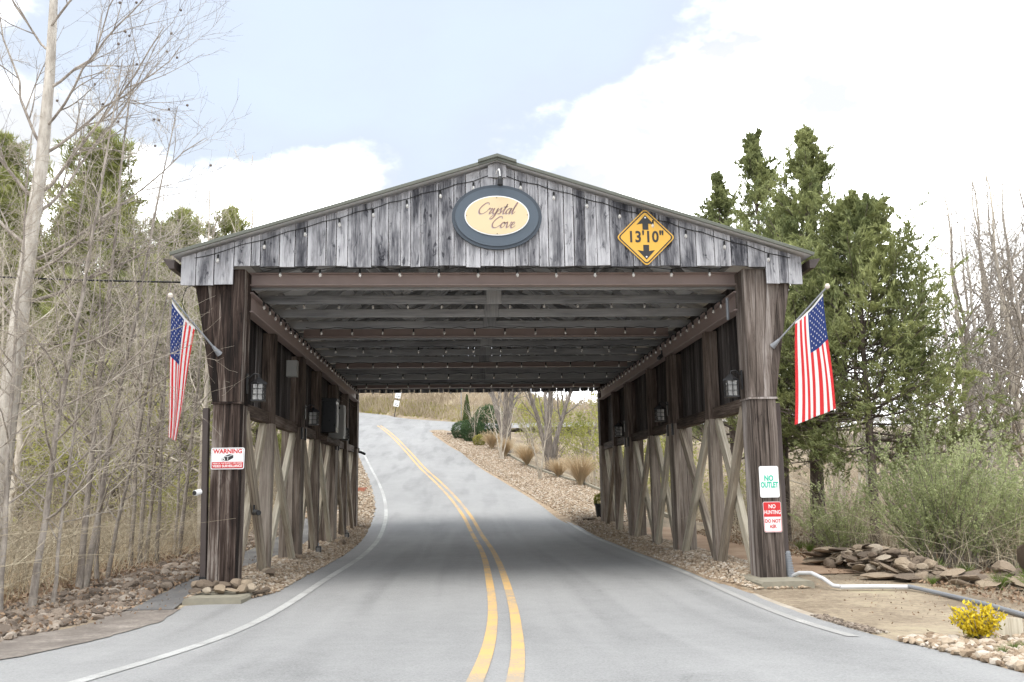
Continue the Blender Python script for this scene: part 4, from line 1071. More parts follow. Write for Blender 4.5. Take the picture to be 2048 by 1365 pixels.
# timber block, edging and odds
e = plank_obj('timber_block', M['brace'], None, (3.76, -5.12, gz(3.76, -5.1)-.05), (3.77, -5.10, gz(3.76, -5.1)+.16), (1, 0, 0), .27, .14, .012); tag(e, 'short weathered timber block behind the yellow shrub', 'timber')
e = plank_obj('landscape_timber', M['post_d'], None, (-1.5, 48.7, gz(-1.3, 48.7)+.05), (-.4, 48.8, gz(-.6, 48.8)+.08), (0, 1, 0), .2, .22, .02); tag(e, 'dark landscape timber in front of the round shrubs', 'timber')
ed = MB(); pts = [(XR(y)+d, y) for y, d in ((15.5, 6.1), (20, 6.1), (26, 5.95), (30, 5.55), (34.5, 5.4), (38.8, 5.35), (41, 5.5))]
for (a, b) in zip(pts[:-1], pts[1:]): ed.plank((a[0], a[1], gz(*a)+.02), (b[0], b[1], gz(*b)+.02), (1, 0, 0), .1, .2)
tag(ed.build('edging', M['concrete']), 'pale edging along the far side of the gravel bed', 'edging')
e = empty('plant_pot', (3.62, 14.9, gz(3.62, 14.9)), 'dark pot with yellow green plant behind the rear right post', 'plant pot')
MB().lathe([(.12, 0), (.17, .36), (.19, .38), (.19, .42), (.16, .42), (.15, .38)], (0, 0, 0), 16).build('pot', M['blackplastic'], e)
POT = e
e = MB().box((-5.1, 24.3, gz(-4.8, 24.5)-.03), (-4.42, 25.6, gz(-4.6, 24.9)+.10)).build('brick_block', M['brick']); tag(e, 'red brick drain block in the left gravel', 'brick')
# road signs on the hill
def hz(x, y): return gz(x, y)
e = empty('road_sign', (-6.6, 69.2, hz(-6.6, 69.2)), 'leaning post with two white signs on the grass bank', 'road sign')
MB().tube([(0, 0, -.2), (.45, 0, 2.3)], .035, 8).build('post', M['black'], e)
for (x, z, h) in ((.36, 1.9, .62), (.22, 1.12, .56)):
    p = inst('plate', MB().prism(rrect(0, 0, .5, h, .04), -.05, -.035).mesh('plate', M['white']), e, (x, 0, z), (0, R(10), 0))
    MB().box((-.10, -.056, -.02), (.02, -.052, .02)).box((-.14, -.056, -.16), (-.04, -.052, -.10)).box((.04, -.056, -.18), (.16, -.052, -.11)).build('marking', M['signblack'], p)
e = empty('street_sign', (-.55, 60.2, hz(-.5, 60.2)), 'small green street name sign above the slim evergreen', 'road sign')
MB().tube([(0, 0, 0), (0, 0, 2.55)], .03, 8).build('post', M['greypipe'], e); MB().box((-.5, -.01, 2.45), (.45, .01, 2.65)).build('plate', M['signgreen'], e)
# overhead wire to the left eave
pts = [(-16 + (11.85)*k/14, 2.5-2.4*k/14, 5.95-1.75*k/14-.5*math.sin(math.pi*k/14)*.6) for k in range(15)]
e = MB().tube(pts, .014, 5).build('overhead_wire', M['cable']); tag(e, 'black overhead wire running to the left eave', 'wire')
e = MB().tube([(-4.15, .1, 4.2), (-4.28, -.02, 4.1), (-4.33, -.03, 3.9), (-4.2, -.04, 3.6), (-4.05, -.03, 3.45)], .006, 5).build('hanging_cable', M['cable']); tag(e, 'thin cable looping beside the left flared post', 'wire')
# ---------------------------------------------------------------- vegetation
def tubes(batches, k_default=5):
    """batches: list of (P (m,n,3), Rad (m,n), sides) -> V, quads"""
    VV, QQ, base = [], [], 0
    for P, Rd, k in batches:
        if len(P) == 0: continue
        m, n, _ = P.shape
        T = np.gradient(P, axis=1); T /= np.linalg.norm(T, axis=-1, keepdims=True)+1e-9
        ref = np.where(np.abs(T[..., 2:3]) < .85, np.array([0, 0, 1.]), np.array([1., 0, 0]))
        ref = np.repeat(ref[:, n//2:n//2+1], n, 1)
        A = np.cross(T, ref); A /= np.linalg.norm(A, axis=-1, keepdims=True)+1e-9; B = np.cross(T, A)
        an = np.arange(k)*2*np.pi/k
        V = P[:, :, None]+(A[:, :, None]*np.cos(an)[None, None, :, None]+B[:, :, None]*np.sin(an)[None, None, :, None])*Rd[:, :, None, None]
        i = np.arange(m*n*k).reshape(m, n, k)+base; j = np.roll(i, -1, 2)
        Q = np.stack([i[:, :-1], j[:, :-1], j[:, 1:], i[:, 1:]], -1).reshape(-1, 4)
        VV.append(V.reshape(-1, 3)); QQ.append(Q); base += m*n*k
    return np.concatenate(VV), np.concatenate(QQ)
def grow(P, Rd, rng, num, length, ang, up=.25, wig=.08, n=6, rr=.55, t0=.2, t1=.98, rmin=.002, lenbyt=None, follow=False, droop=0.0):
    """children of every branch in P: returns (C, CR)"""
    m, N, _ = P.shape
    cnt = m*num
    par = np.repeat(np.arange(m), num)
    t = (t0+(t1-t0)*((np.tile(np.arange(num), m)+rng.uniform(0, 1, cnt))/num))
    f = t*(N-1); i = np.minimum(f.astype(int), N-2); w = (f-i)[:, None]
    S = P[par, i]*(1-w)+P[par, i+1]*w; r0 = (Rd[par, i]*(1-w[:, 0])+Rd[par, i+1]*w[:, 0])
    T = P[par, i+1]-P[par, i]; T /= np.linalg.norm(T, axis=1, keepdims=True)+1e-9
    rv = rng.normal(size=(cnt, 3)); side = np.cross(T, rv); side /= np.linalg.norm(side, axis=1, keepdims=True)+1e-9
    a = np.radians(rng.uniform(ang[0], ang[1], cnt))[:, None]
    D = T*np.cos(a)+side*np.sin(a)
    Lp = np.linalg.norm(np.diff(P, axis=1), axis=-1).sum(1)[par]
    L = Lp*rng.uniform(length[0], length[1], cnt)
    if lenbyt is not None: L = L*lenbyt(t)
    seg = L/(n-1); C = np.zeros((cnt, n, 3)); C[:, 0] = S
    for k in range(1, n):
        D = D+np.array([0, 0, up/(n-1)])+rng.normal(size=(cnt, 3))*wig-np.array([0, 0, droop*k/(n-1)])
        D /= np.linalg.norm(D, axis=1, keepdims=True)
        C[:, k] = C[:, k-1]+D*seg[:, None]
    rs = np.maximum(np.minimum(r0*rr, r0), rmin)
    CR = rs[:, None]*np.linspace(1, .25, n)[None]; CR = np.maximum(CR, rmin*.6)
    return C, CR
def leaves(P, size, rng, asp=.45, upbias=0.0, D=None):
    """one rhombic leaf per point"""
    n = len(P); d = rng.normal(size=(n, 3))*(1 if D is None else .45); d[:, 2] += upbias
    if D is not None: d += D
    d /= np.linalg.norm(d, axis=1, keepdims=True)
    s = np.cross(d, rng.normal(size=(n, 3))); s /= np.linalg.norm(s, axis=1, keepdims=True)+1e-9
    L = size[:, None] if hasattr(size, '__len__') else size
    V = np.stack([P-d*L*.5, P+s*L*asp*.5, P+d*L*.5, P-s*L*asp*.5], 1)
    return V.reshape(-1, 3), np.arange(n*4).reshape(n, 4)
def pts_on(P, num, rng, t0=.2, spread=.0):
    m, N, _ = P.shape; par = np.repeat(np.arange(m), num); f = rng.uniform(t0, 1, m*num)*(N-1); i = np.minimum(f.astype(int), N-2); w = (f-i)[:, None]
    return P[par, i]*(1-w)+P[par, i+1]*w+rng.normal(size=(m*num, 3))*spread
def pts_dir(P, num, rng, t0=.2, spread=.0):
    m, N, _ = P.shape; par = np.repeat(np.arange(m), num); f = rng.uniform(t0, 1, m*num)*(N-1); i = np.minimum(f.astype(int), N-2); w = (f-i)[:, None]
    D = P[par, i+1]-P[par, i]; D /= np.linalg.norm(D, axis=1, keepdims=True)+1e-9
    return P[par, i]*(1-w)+P[par, i+1]*w+rng.normal(size=(m*num, 3))*spread, D
def trunk(h, r, rng, lean=(0, 0), bend=.03, n=14, rtop=.12, flare=1.35):
    t = np.linspace(0, 1, n); x = np.cumsum(rng.normal(size=n)*bend*h/n); y = np.cumsum(rng.normal(size=n)*bend*h/n)
    x -= x[0]; y -= y[0]
    P = np.stack([x+lean[0]*t*h, y+lean[1]*t*h, t*h-.25*(t == 0)], -1)
    Rd = r*(1-(1-rtop)*t)*(1+(flare-1)*np.exp(-t*h/.35)); return P[None], Rd[None]
def tube_mesh(name, batches, mat, smooth=True):
    V, Q = tubes(batches); return np_mesh(name, V, [Q], [mat], attr=np.repeat(RNG.uniform(0, 1, len(V)//4+1), 4)[:len(V)], smooth=smooth)
def leaf_mesh(name, P, size, mat, rng, asp=.45, upbias=0, clump=None, D=None):
    V, Q = leaves(P, size, rng, asp, upbias, D)
    r = rng.uniform(0, 1, len(P)) if clump is None else np.clip(clump+rng.normal(size=len(P))*.15, 0, 1)
    return np_mesh(name, V, [Q], [mat], attr=np.repeat(r, 4))

def bare_variant(seed, h, r, lean=(0, 0), spread=1.0, nb=22, bark='bark_grey', twig='bark_twig', up=.35, dense=1.0, t0=.25, rtop=.12, ang=(35, 65), bend=.03):
    rng = np.random.default_rng(seed)
    P0, R0 = trunk(h, r, rng, lean, bend, rtop=rtop)
    lt = lambda t: (1.15-t)*1.1
    P1, R1 = grow(P0, R0, rng, nb, (.30*spread, .48*spread), ang, up, .10, 9, .42, t0, .97, .004, lt)
    P2, R2 = grow(P1, R1, rng, int(6*dense), (.35, .6), (25, 60), .2, .14, 6, .55, .2, .97, .0028)
    P3, R3 = grow(P2, R2, rng, int(4*dense), (.35, .65), (25, 60), .12, .16, 4, .6, .2, .97, .0020)
    a = tube_mesh('trunk', [(P0, R0, 10), (P1, R1, 6)], M[bark])
    b = tube_mesh('crown', [(P2, R2, 4), (P3, R3, 3)], M[twig])
    return a, b
def plant(name, meshes, loc, rot, scale, label, cat, group=None, tilt=(0, 0), names=('trunk', 'crown')):
    e = empty(name, loc, label, cat, group); e.rotation_euler = (tilt[0], tilt[1], rot); e.scale = (scale,)*3 if not hasattr(scale, '__len__') else scale
    for n, m in zip(names, meshes): inst(n, m, e)
    return e
ORD = ['first', 'second', 'third', 'fourth', 'fifth', 'sixth', 'seventh', 'eighth', 'ninth', 'tenth', 'eleventh', 'twelfth', 'thirteenth', 'fourteenth', 'fifteenth', 'sixteenth']

# --- big pale tree at the left edge
rng = np.random.default_rng(41)
zt = [-.3, .6, 1.3, 2.3, 3.7, 4.95, 6.05, 7.45, 8.7, 10.2, 11.8]; xt = [-6.98, -6.93, -6.87, -6.80, -6.71, -6.63, -6.57, -6.57, -6.6, -6.55, -6.5]
P0 = np.stack([np.array(xt)+6.93, .05*np.sin(np.arange(11)), np.array(zt)], -1)[None]; R0 = np.array([[.19, .165, .15, .135, .12, .10, .088, .072, .056, .04, .02]])
# long low limbs reaching right, as they show against the sky
limbs = []
for (z, dx, dy, dz, r) in ((3.0, 2.3, -.5, .75, .028), (4.0, 2.9, .4, 1.1, .05), (4.4, 2.0, -.7, .7, .035), (4.6, 3.2, .6, 1.9, .045), (5.6, 2.6, -.3, 2.0, .05), (5.3, 1.9, .8, 2.9, .04), (6.2, 2.3, .3, 1.5, .04), (6.6, 1.8, -.6, 1.9, .035), (7.2, 1.9, .4, 2.1, .035), (4.8, -2.0, .5, 2.2, .05), (5.5, -1.6, -.5, 2.5, .045), (6.3, -1.5, .4, 2.4, .04), (3.4, 1.6, .9, .3, .025), (3.7, -1.5, .3, 1.4, .035), (7.8, -1.2, .2, 1.8, .03), (8.2, 1.5, -.2, 1.6, .03), (2.6, 1.7, .2, .2, .018)):
    t = np.linspace(0, 1, 10); x0 = np.interp(z, zt, xt)+6.93
    dx *= .72 if dx > 0 else .9; dz *= 1.15; r *= .62
    sgn = np.stack([x0+dx*t, dy*t, z+dz*(t**1.25)], -1)+np.cumsum(rng.normal(size=(10, 3))*.03, 0)*np.minimum(t*3, 1)[:, None]; limbs.append((sgn, r*np.linspace(1, .22, 10)))
P1 = np.stack([l[0] for l in limbs]); R1 = np.stack([l[1] for l in limbs])
P2, R2 = grow(P1, R1, rng, 9, (.28, .5), (22, 50), .35, .08, 8, .6, .15, .95, .004)
P3, R3 = grow(P2, R2, rng, 5, (.3, .55), (22, 50), .25, .1, 6, .6, .15, .97, .003)
P4, R4 = grow(P3, R3, rng, 3, (.35, .6), (25, 55), .15, .12, 4, .6, .2, .97, .0024)
e = plant('sycamore_tree', (tube_mesh('trunk', [(P0, R0, 14)], M['bark_pale']), tube_mesh('limbs', [(P1, R1, 7), (P2, R2, 5)], M['bark_grey']), tube_mesh('crown', [(P3, R3, 4), (P4, R4, 3)], M['bark_twig'])),
          (-6.93, .5, 0), 0, 1, 'large pale barked bare tree leaning at the left edge', 'tree', None, (0, 0), ('trunk', 'limb', 'crown'))
bud = pts_on(P3[::9], 1, rng, .9); sbm = np_mesh('seed_ball', ICO_V*.022, [ICO_F], [M['bark_dark']])
for b_ in bud[:40]: inst('seed_ball', sbm, e, b_)

# --- saplings behind the stone border
SAP = [bare_variant(60+i, h, r, ln, .62, 26, 'bark_grey', 'bark_tan', .45, 1.0, .15, .14, (35, 75)) for i, (h, r, ln) in enumerate(((7.2, .042, (.05, 0)), (6.4, .036, (.0, .02)), (7.8, .046, (.03, -.02)), (5.8, .03, (-.02, 0)), (7.0, .04, (.06, .03))))]
saps = [(-6.1, -1.75, 3, 1.0, 0), (-5.75, -1.45, 1, .95, 0), (-5.62, -1.0, 0, 1.0, .03), (-5.45, -.85, 3, .8, .06), (-5.78, .75, 2, 1.0, .05), (-5.85, 1.1, 0, 1.02, .07), (-5.9, 1.7, 3, 1.0, .04), (-6.05, 2.4, 4, .85, .1), (-6.45, 4.6, 1, 1.1, .02), (-6.5, 5.2, 2, .95, 0), (-6.6, 5.8, 0, .9, 0), (-6.25, 5.4, 1, 1.05, .03), (-6.3, 6.9, 2, 1.0, .05), (-6.6, 7.6, 3, 1.1, 0)]
order = sorted(range(len(saps)), key=lambda i: (saps[i][0]-CAM.x)/(saps[i][1]-CAM.y))
for k, i in enumerate(order):
    x, y, v, s, tl = saps[i]
    plant('bare_sapling', SAP[v], (x, y, gz(x, y)-.05), RNG.uniform(-.5, .5)+(0 if v in (0, 4, 2) else RNG.uniform(0, 6)), s, 'slender bare grey sapling behind the stone border, %s from the left' % ORD[k], 'tree', 'saplings behind the stone border', (0, tl))
# --- wood on the left bank
BT = [bare_variant(80+i, h, r, (0, 0), .8, 20, 'bark_tan', 'bark_tan', .4, 1.3, .18, .12, (35, 75), .06) for i, (h, r) in enumerate(((9, .08), (8, .065), (10, .1), (7.5, .06)))]
rw = random.Random(77); n = 0
while n < 60:
    x, y = rw.uniform(-26, -7), rw.uniform(5, 40)
    if (x-CAM.x)/(y-CAM.y) < -.62 or x > XR(y)-8.5: continue
    if x > -3.6-(y-CAM.y)*.12 : continue
    plant('bare_tree', BT[n % 4], (x, y, gz(x, y)-.1), rw.uniform(0, 6), rw.uniform(.75, 1.15), 'bare grey brown tree deep in the wood on the left bank', 'tree', 'bare trees of the left wood', (rw.uniform(-.04, .04), rw.uniform(-.05, .08))); n += 1
# tall thin tree beside the left eave
plant('bare_tree', BT[1], (-5.6, 9.5, gz(-5.6, 9.5)-.1), 2.0, 1.22, 'tall fine twigged bare tree rising behind the left eave', 'tree')
plant('bare_tree', BT[3], (-6.9, 10.5, gz(-6.9, 10.5)-.1), 1.0, 1.25, 'thin bare tree between the flag and the left eave', 'tree')

# --- conifers
def conifer(seed, h, rad, r, mat, first=.08, nb=90, needles=22, size=.09, droop=.25, shape=.75, up=.25, nlev2=7, bark='bark_dark', gap=.0, asp=.3, spread=.03):
    rng = np.random.default_rng(seed)
    P0, R0 = trunk(h, r, rng, (0, 0), .02, 16, .06)
    t = np.sort(rng.uniform(first, .985, nb)); n = 7
    az = rng.uniform(0, 6.283, nb)+np.arange(nb)*2.4
    q = (t-first)/(1-first)
    L = rad*np.clip((1-q)**shape, .05, 1)*rng.uniform(.6, 1.12, nb)*np.clip(.65+q*2.2, .4, 1)
    S = np.stack([np.interp(t, np.linspace(0, 1, 16), P0[0, :, k]) for k in range(3)], -1)
    P1 = np.zeros((nb, n, 3)); s = np.linspace(0, 1, n)
    el = np.radians(rng.uniform(5, 30, nb)+q*28)
    for k in range(n):
        hor = L*s[k]*np.cos(el); P1[:, k] = S+np.stack([np.cos(az)*hor, np.sin(az)*hor, L*s[k]*np.sin(el)+up*L*s[k]**2-droop*L*s[k]*(1-q)], -1)
    P1 += np.cumsum(rng.normal(size=P1.shape)*.02, 1)
    R1 = (np.interp(t, np.linspace(0, 1, 16), R0[0])*.3)[:, None]*np.linspace(1, .2, n)[None]; R1 = np.clip(R1, .004, .035)
    P2, R2 = grow(P1, R1, rng, nlev2, (.22, .42), (30, 65), .12, .12, 5, .5, .25, .98, .003, lambda t: 1.25-t*.6)
    P3, R3 = grow(P2, R2, rng, 3, (.35, .6), (25, 55), .25, .1, 4, .6, .25, .98, .002)
    C, D = pts_dir(P3, needles, rng, .0, spread); C2, D2 = pts_dir(P2, needles, rng, .3, spread); C3, D3 = pts_dir(P0[:, -2:], 50, rng, .0, .025)
    C = np.concatenate([C, C2, C3]); D = np.concatenate([D, D2, D3])
    cl = hashnoise(C[:, 0]*1.0+C[:, 2]*.7, C[:, 1]+C[:, 2], .55)
    if gap: keep = hashnoise(C[:, 0]+7*C[:, 2], C[:, 1]-3*C[:, 2], .33) > gap; C, cl, D = C[keep], cl[keep], D[keep]
    sz = rng.uniform(size*.6, size*1.4, len(C))
    a = tube_mesh('trunk', [(P0, R0, 10), (P1, R1, 4), (P2, R2, 3)], M[bark])
    b = leaf_mesh('crown', C, sz, M[mat], rng, asp, .35, cl, D)
    return a, b
CED1 = conifer(5, 9.9, 3.0, .17, 'cedar', .27, 170, 15, .11, .35, .95, .45, 8, gap=.1, asp=.2, spread=.02)
CED2 = conifer(6, 11.6, 3.2, .15, 'cedar', .18, 160, 11, .13, .25, .95, .5, 8, gap=.2, asp=.2, spread=.02)
CED3 = conifer(7, 7.4, 3.1, .11, 'cedar', .28, 170, 17, .11, .5, .66, .3, 9, gap=.06, asp=.2, spread=.02)
plant('cedar_tree', CED1, (7.35, 7.6, gz(7.35, 7.6)-.1), 0, 1, 'tallest dark green cedar right of the bridge, behind the flag', 'tree', None, (0, .03))
plant('cedar_tree', CED2, (8.0, 12.2, gz(8, 12.2)-.1), 1.3, 1, 'pointed cedar with airy crown just beside the right eave', 'tree')
plant('cedar_tree', CED2, (8.2, 16.4, gz(8.2, 16.4)-.1), 3.6, 1.02, 'small topped cedar farthest back behind the right roof edge', 'tree')
plant('cedar_tree', CED3, (7.85, 5.9, gz(7.85, 5.9)-.1), .5, 1, 'broad bushy cedar with dense crown right of the flag', 'tree')
plant('cedar_tree', CED1, (7.05, 8.9, gz(7.05, 8.9)-.1), 2.2, (.7, .7, .86), 'cedar trunk leaning against its neighbour behind the right post', 'tree', None, (0, -.05))
# bare low dead branches of the broad cedar
PIN = [conifer(15+i, h, rd, .14, 'pine', .12, 95, 10, .30, .1, .5, .35, 8, gap=.12, asp=.12, spread=.07) for i, (h, rd) in enumerate(((12, 3.2), (10, 3.0)))]
pines = [(-14.2, 21, 0, 1.08, 'tallest green pine rising behind the large pale tree'), (-18.0, 22, 1, 1.05, 'green pine at the far left edge of the wood'), (-12.4, 24, 1, 1.0, 'round topped pine behind the middle saplings'), (-10.6, 26, 0, .95, 'pine just left of the eave'), (-13.0, 17, 1, .75, 'dark young pine low in the left wood'), (-9.4, 18, 1, .66, 'small pine behind the left flag'), (-16.6, 19, 0, .85, 'full pine behind the leftmost saplings'), (-10.9, 20.5, 0, .86, 'slim pine between the flag and the middle saplings'), (-8.2, 22, 1, .62, 'low pine behind the left front post'), (-15.4, 24, 1, 1.15, 'broad pine behind the tallest pine'), (-11.6, 17.5, 1, .85, 'broad low pine in the middle of the left wood'), (-20.5, 26, 0, 1.1, 'farthest pine at the left edge')]
for k, (x, y, v, s, lab) in enumerate(pines):
    plant('pine_tree', PIN[v], (x, y, gz(x, y)-.1), k*1.7, s, lab, 'tree')

# --- bare trees at the right
BR_ = [bare_variant(120+i, h, r, ln, 1.05, 22, b, 'bark_twig', .35, 1.5, .2, .1, (35, 72), .1) for i, (h, r, ln, b) in enumerate(((11.5, .14, (-.04, 0), 'bark_tan'), (11, .12, (.02, .02), 'bark_pale'), (9.5, .10, (.03, 0), 'bark_grey')))]
rt = [(15.2, 14.5, 0, 1.0), (16.9, 14.2, 1, 1.12), (12.0, 9.0, 2, .9), (18.4, 18, 0, 1.15), (14.0, 20, 1, .95), (17.2, 22, 2, 1.2), (11.6, 14, 2, .8), (20.5, 24, 1, 1.2), (11.2, 5.5, 2, .78), (16.5, 28, 0, 1.0), (10.6, 24, 2, .8), (22, 30, 0, 1.2), (13.4, 10.6, 1, .85), (14.6, 11.2, 0, .95), (16.2, 12.6, 2, 1.2), (17.9, 16.5, 2, 1.3)]
order = sorted(range(len(rt)), key=lambda i: (rt[i][0]-CAM.x)/(rt[i][1]-CAM.y))
for k, i in enumerate(order):
    x, y, v, s = rt[i]
    plant('bare_tree', BR_[v], (x, y, gz(x, y)-.15), i*1.9, s, 'tall bare branching tree right of the cedars, %s from the left' % ORD[k], 'tree', 'bare trees at the right', (0, 0))
n = 0
while n < 46:
    x, y = rw.uniform(6, 34), rw.uniform(16, 62)
    a = (x-CAM.x)/(y-CAM.y)
    if n >= 40: x, y = rw.uniform(15, 24), rw.uniform(15, 27); a = (x-CAM.x)/(y-CAM.y)
    if a > .68 or (n >= 40 and a < .5) or x < XR(y)+7.5 or (y > 46 and y < 60): continue
    plant('bare_tree', BT[n % 4], (x, y, gz(x, y)-.1), rw.uniform(0, 6), rw.uniform(.7, 1.0) if n < 40 else rw.uniform(1.2, 1.5), 'bare grey tree in the hollow beyond the right posts', 'tree', 'bare trees of the right hollow', (rw.uniform(-.05, .05), rw.uniform(-.06, .06))); n += 1

# --- leafy spring trees in the hollow
def leafy(seed, h, spread, mat, nleaf, size, bark='bark_grey', nstem=1, t0=.1, r=.05):
    rng = np.random.default_rng(seed); Ps, Rs = [], []
    for k in range(nstem):
        P, Rr = trunk(h*rng.uniform(.75, 1), r, rng, (rng.uniform(-.25, .25)*(nstem > 1), rng.uniform(-.25, .25)*(nstem > 1)), .06); Ps.append(P); Rs.append(Rr)
    P0, R0 = np.concatenate(Ps), np.concatenate(Rs)
    P1, R1 = grow(P0, R0, rng, 16 if nstem < 4 else 9, (.28*spread, .5*spread), (30, 65), .45, .1, 7, .45, t0, .97, .004, lambda t: 1.3-t)
    P2, R2 = grow(P1, R1, rng, 6, (.3, .55), (25, 60), .2, .14, 5, .55, .2, .97, .003)
    C = pts_on(P2, nleaf, rng, .1, .05); cl = hashnoise(C[:, 0]+C[:, 2], C[:, 1]+C[:, 2]*.6, .6)
    return tube_mesh('trunk', [(P0, R0, 7), (P1, R1, 4), (P2, R2, 3)], M[bark]), leaf_mesh('crown', C, rng.uniform(size*.6, size*1.3, len(C)), M[mat], rng, .6, .2, cl)
SPR = [leafy(31, 5.5, 1.0, 'spring', 12, .10), leafy(32, 4.2, 1.1, 'spring', 11, .10, nstem=3), leafy(33, 6.5, .9, 'goldgreen', 9, .11)]
sp = [(6.2, 27, 0, .9), (7.3, 30.5, 1, 1.0), (5.6, 33.5, 1, .9), (7.0, 36, 0, 1.05), (4.8, 38.5, 1, 1.0), (8.6, 25, 1, .9), (5.2, 43, 2, 1.0), (7.6, 40, 0, 1.0), (9.5, 33, 2, 1.0), (4.0, 46, 1, .9), (9.2, 20, 1, .7), (6.9, 21.5, 1, .62)]
for k, (x, y, v, s) in enumerate(sp):
    plant('spring_tree', SPR[v], (x, y, gz(x, y)-.1), k*1.3, s, 'yellow green budding tree beyond the gravel bed', 'tree', 'budding trees beyond the gravel bed')

lw = [(-15.0, 13, 0, .95), (-16.8, 16.5, 1, 1.2), (-7.9, 16, 0, .7), (-8.0, 9.5, 2, .7), (-9.6, 10.5, 0, .85), (-11.8, 11, 1, 1.0), (-13.6, 18.5, 0, 1.15), (-8.6, 13, 0, .8), (-10.5, 12, 1, .9), (-12.6, 13.5, 0, 1.0), (-9.5, 14, 2, .8), (-12, 17, 0, .9), (-11, 22, 2, .95), (-8.9, 17.5, 1, .7), (-14.8, 16, 2, .8), (-9.9, 25, 0, .8), (-8.2, 11.5, 1, .5), (-13.5, 24, 2, 1.1), (-7.6, 14.5, 1, .45), (-16.5, 20, 2, .9)]
for k, (x, y, v, s) in enumerate(lw):
    plant('spring_tree', SPR[v], (x, y, gz(x, y)-.1), k*1.3+.4, s, 'olive green budding tree in the left wood', 'tree', 'budding trees of the left wood')

# --- trees and shrubs in the gravel bed
def vase(seed, h, r, ns, spread, nb=10, bark='bark_grey', twig='bark_tan'):
    rng = np.random.default_rng(seed); n = 10; t = np.linspace(0, 1, n); Ps, Rs = [], []
    for k in range(ns):
        a = 6.283*k/ns+rng.uniform(-.4, .4); sp_ = spread*rng.uniform(.6, 1.1)
        P = np.stack([np.cos(a)*(.04+sp_*t**1.3), np.sin(a)*(.04+sp_*t**1.3), h*t-.15*(t == 0)], -1)+np.cumsum(rng.normal(size=(n, 3))*.02, 0); Ps.append(P); Rs.append(r*np.linspace(1, .35, n)*(1+.3*np.exp(-t*8)))
    P0, R0 = np.stack(Ps), np.stack(Rs)
    P1, R1 = grow(P0, R0, rng, nb, (.25, .45), (20, 45), .4, .08, 7, .5, .35, .97, .004)
    P2, R2 = grow(P1, R1, rng, 4, (.35, .6), (20, 45), .2, .1, 4, .6, .2, .97, .003)
    return tube_mesh('trunk', [(P0, R0, 8)], M[bark]), tube_mesh('crown', [(P1, R1, 4), (P2, R2, 3)], M[twig])
VT = vase(51, 6.5, .19, 3, 1.9, 10, 'bark_mid', 'bark_twig'); VT2 = vase(52, 6.5, .15, 4, 2.3, 10, 'bark_mid', 'bark_twig'); MY = vase(53, 2.9, .035, 4, .75, 7, 'bark_tan')
plant('bare_tree', VT, (2.05, 39.6, gz(2.05, 39.6)-.1), .6, 1, 'grey forked tree behind the gravel bed, seen through the bridge', 'tree')
plant('bare_tree', VT2, (3.75, 31.8, gz(3.75, 31.8)-.1), .2, .95, 'broad vase shaped bare tree seen through the bridge', 'tree')
plant('small_tree', MY, (1.63, 36.9, gz(1.63, 36.9)), 0, 1, 'pale young multi stem tree standing in the gravel bed', 'tree')
plant('small_tree', MY, (2.95, 28.1, gz(2.95, 28.1)), 1.1, .95, 'pale young multi stem tree nearest the bridge in the gravel', 'tree')
plant('small_tree', MY, (.3, 44.6, gz(.3, 44.6)), 2.1, .8, 'small pale multi stem tree behind the round shrubs', 'tree')
def blob_bush(seed, rx, rz, mat, n, size, jag=.12, cone=False):
    rng = np.random.default_rng(seed)
    d = rng.normal(size=(n, 3)); d /= np.linalg.norm(d, axis=1, keepdims=True); rad = rng.uniform(.72, 1, n)**.6
    lump = 1+jag*(hashnoise(d[:, 0]*3+9, d[:, 1]*3+d[:, 2]*3, .6)-.5)*2
    P = d*(rad*lump)[:, None]
    if cone:
        z = rng.uniform(0, 1, n); a = rng.uniform(0, 6.283, n); rr = (1-z)**.7*np.clip(z*9+.5, 0, 1)*rng.uniform(.7, 1, n)*lump
        P = np.stack([rx*rr*np.cos(a), rx*rr*np.sin(a), rz*z*2], -1)
    else: P = P*np.array([rx, rx, rz])+np.array([0, 0, rz*.92])
    st = np.stack([np.stack([np.linspace(0, P[i, 0]*.7, 4), np.linspace(0, P[i, 1]*.7, 4), np.linspace(-.05, P[i, 2]*.8, 4)], -1) for i in rng.integers(0, n, 14)])
    cl = hashnoise(P[:, 0]/rx+P[:, 2]/rz, P[:, 1]/rx+P[:, 2]/rz*.5, .35)
    return tube_mesh('stem', [(st, np.full((14, 4), .008), 4)], M['bark_dark']), leaf_mesh('crown', P, rng.uniform(size*.6, size*1.4, n), M[mat], rng, .6, .2, cl)
BOX = blob_bush(61, .72, .72, 'boxwood', 5000, .075)
ARB = blob_bush(62, .42, 1.35, 'arbor', 5000, .08, .1, True)
for (x, y, s, lab) in ((.15, 45.2, 1.08, 'larger round dark green shrub at the end of the gravel bed'), (-.62, 46.6, .82, 'smaller round dark green shrub beside the landscape timber'), (1.35, 48.8, 1.55, 'loose dark evergreen shrub behind the small pale tree')):
    plant('round_shrub', BOX, (x, y, gz(x, y)), x, s, lab, 'shrub', 'round shrubs in the gravel bed', names=('stem', 'crown'))
plant('arborvitae', ARB, (-.15, 50.2, gz(-.15, 50.2)), 0, 1.0, 'slim pointed evergreen at the road corner', 'shrub', names=('stem', 'crown'))
GB = blob_bush(63, .42, .36, 'goldgreen', 1500, .07)
plant('golden_shrub', GB, (.55, 43.0, gz(.55, 43)), 0, 1.0, 'small olive gold shrub in front of the round shrubs', 'shrub', names=('stem', 'crown'))
pg = blob_bush(64, .2, .2, 'goldgreen', 500, .07); inst('plant', pg[1], POT, (0, 0, .34))
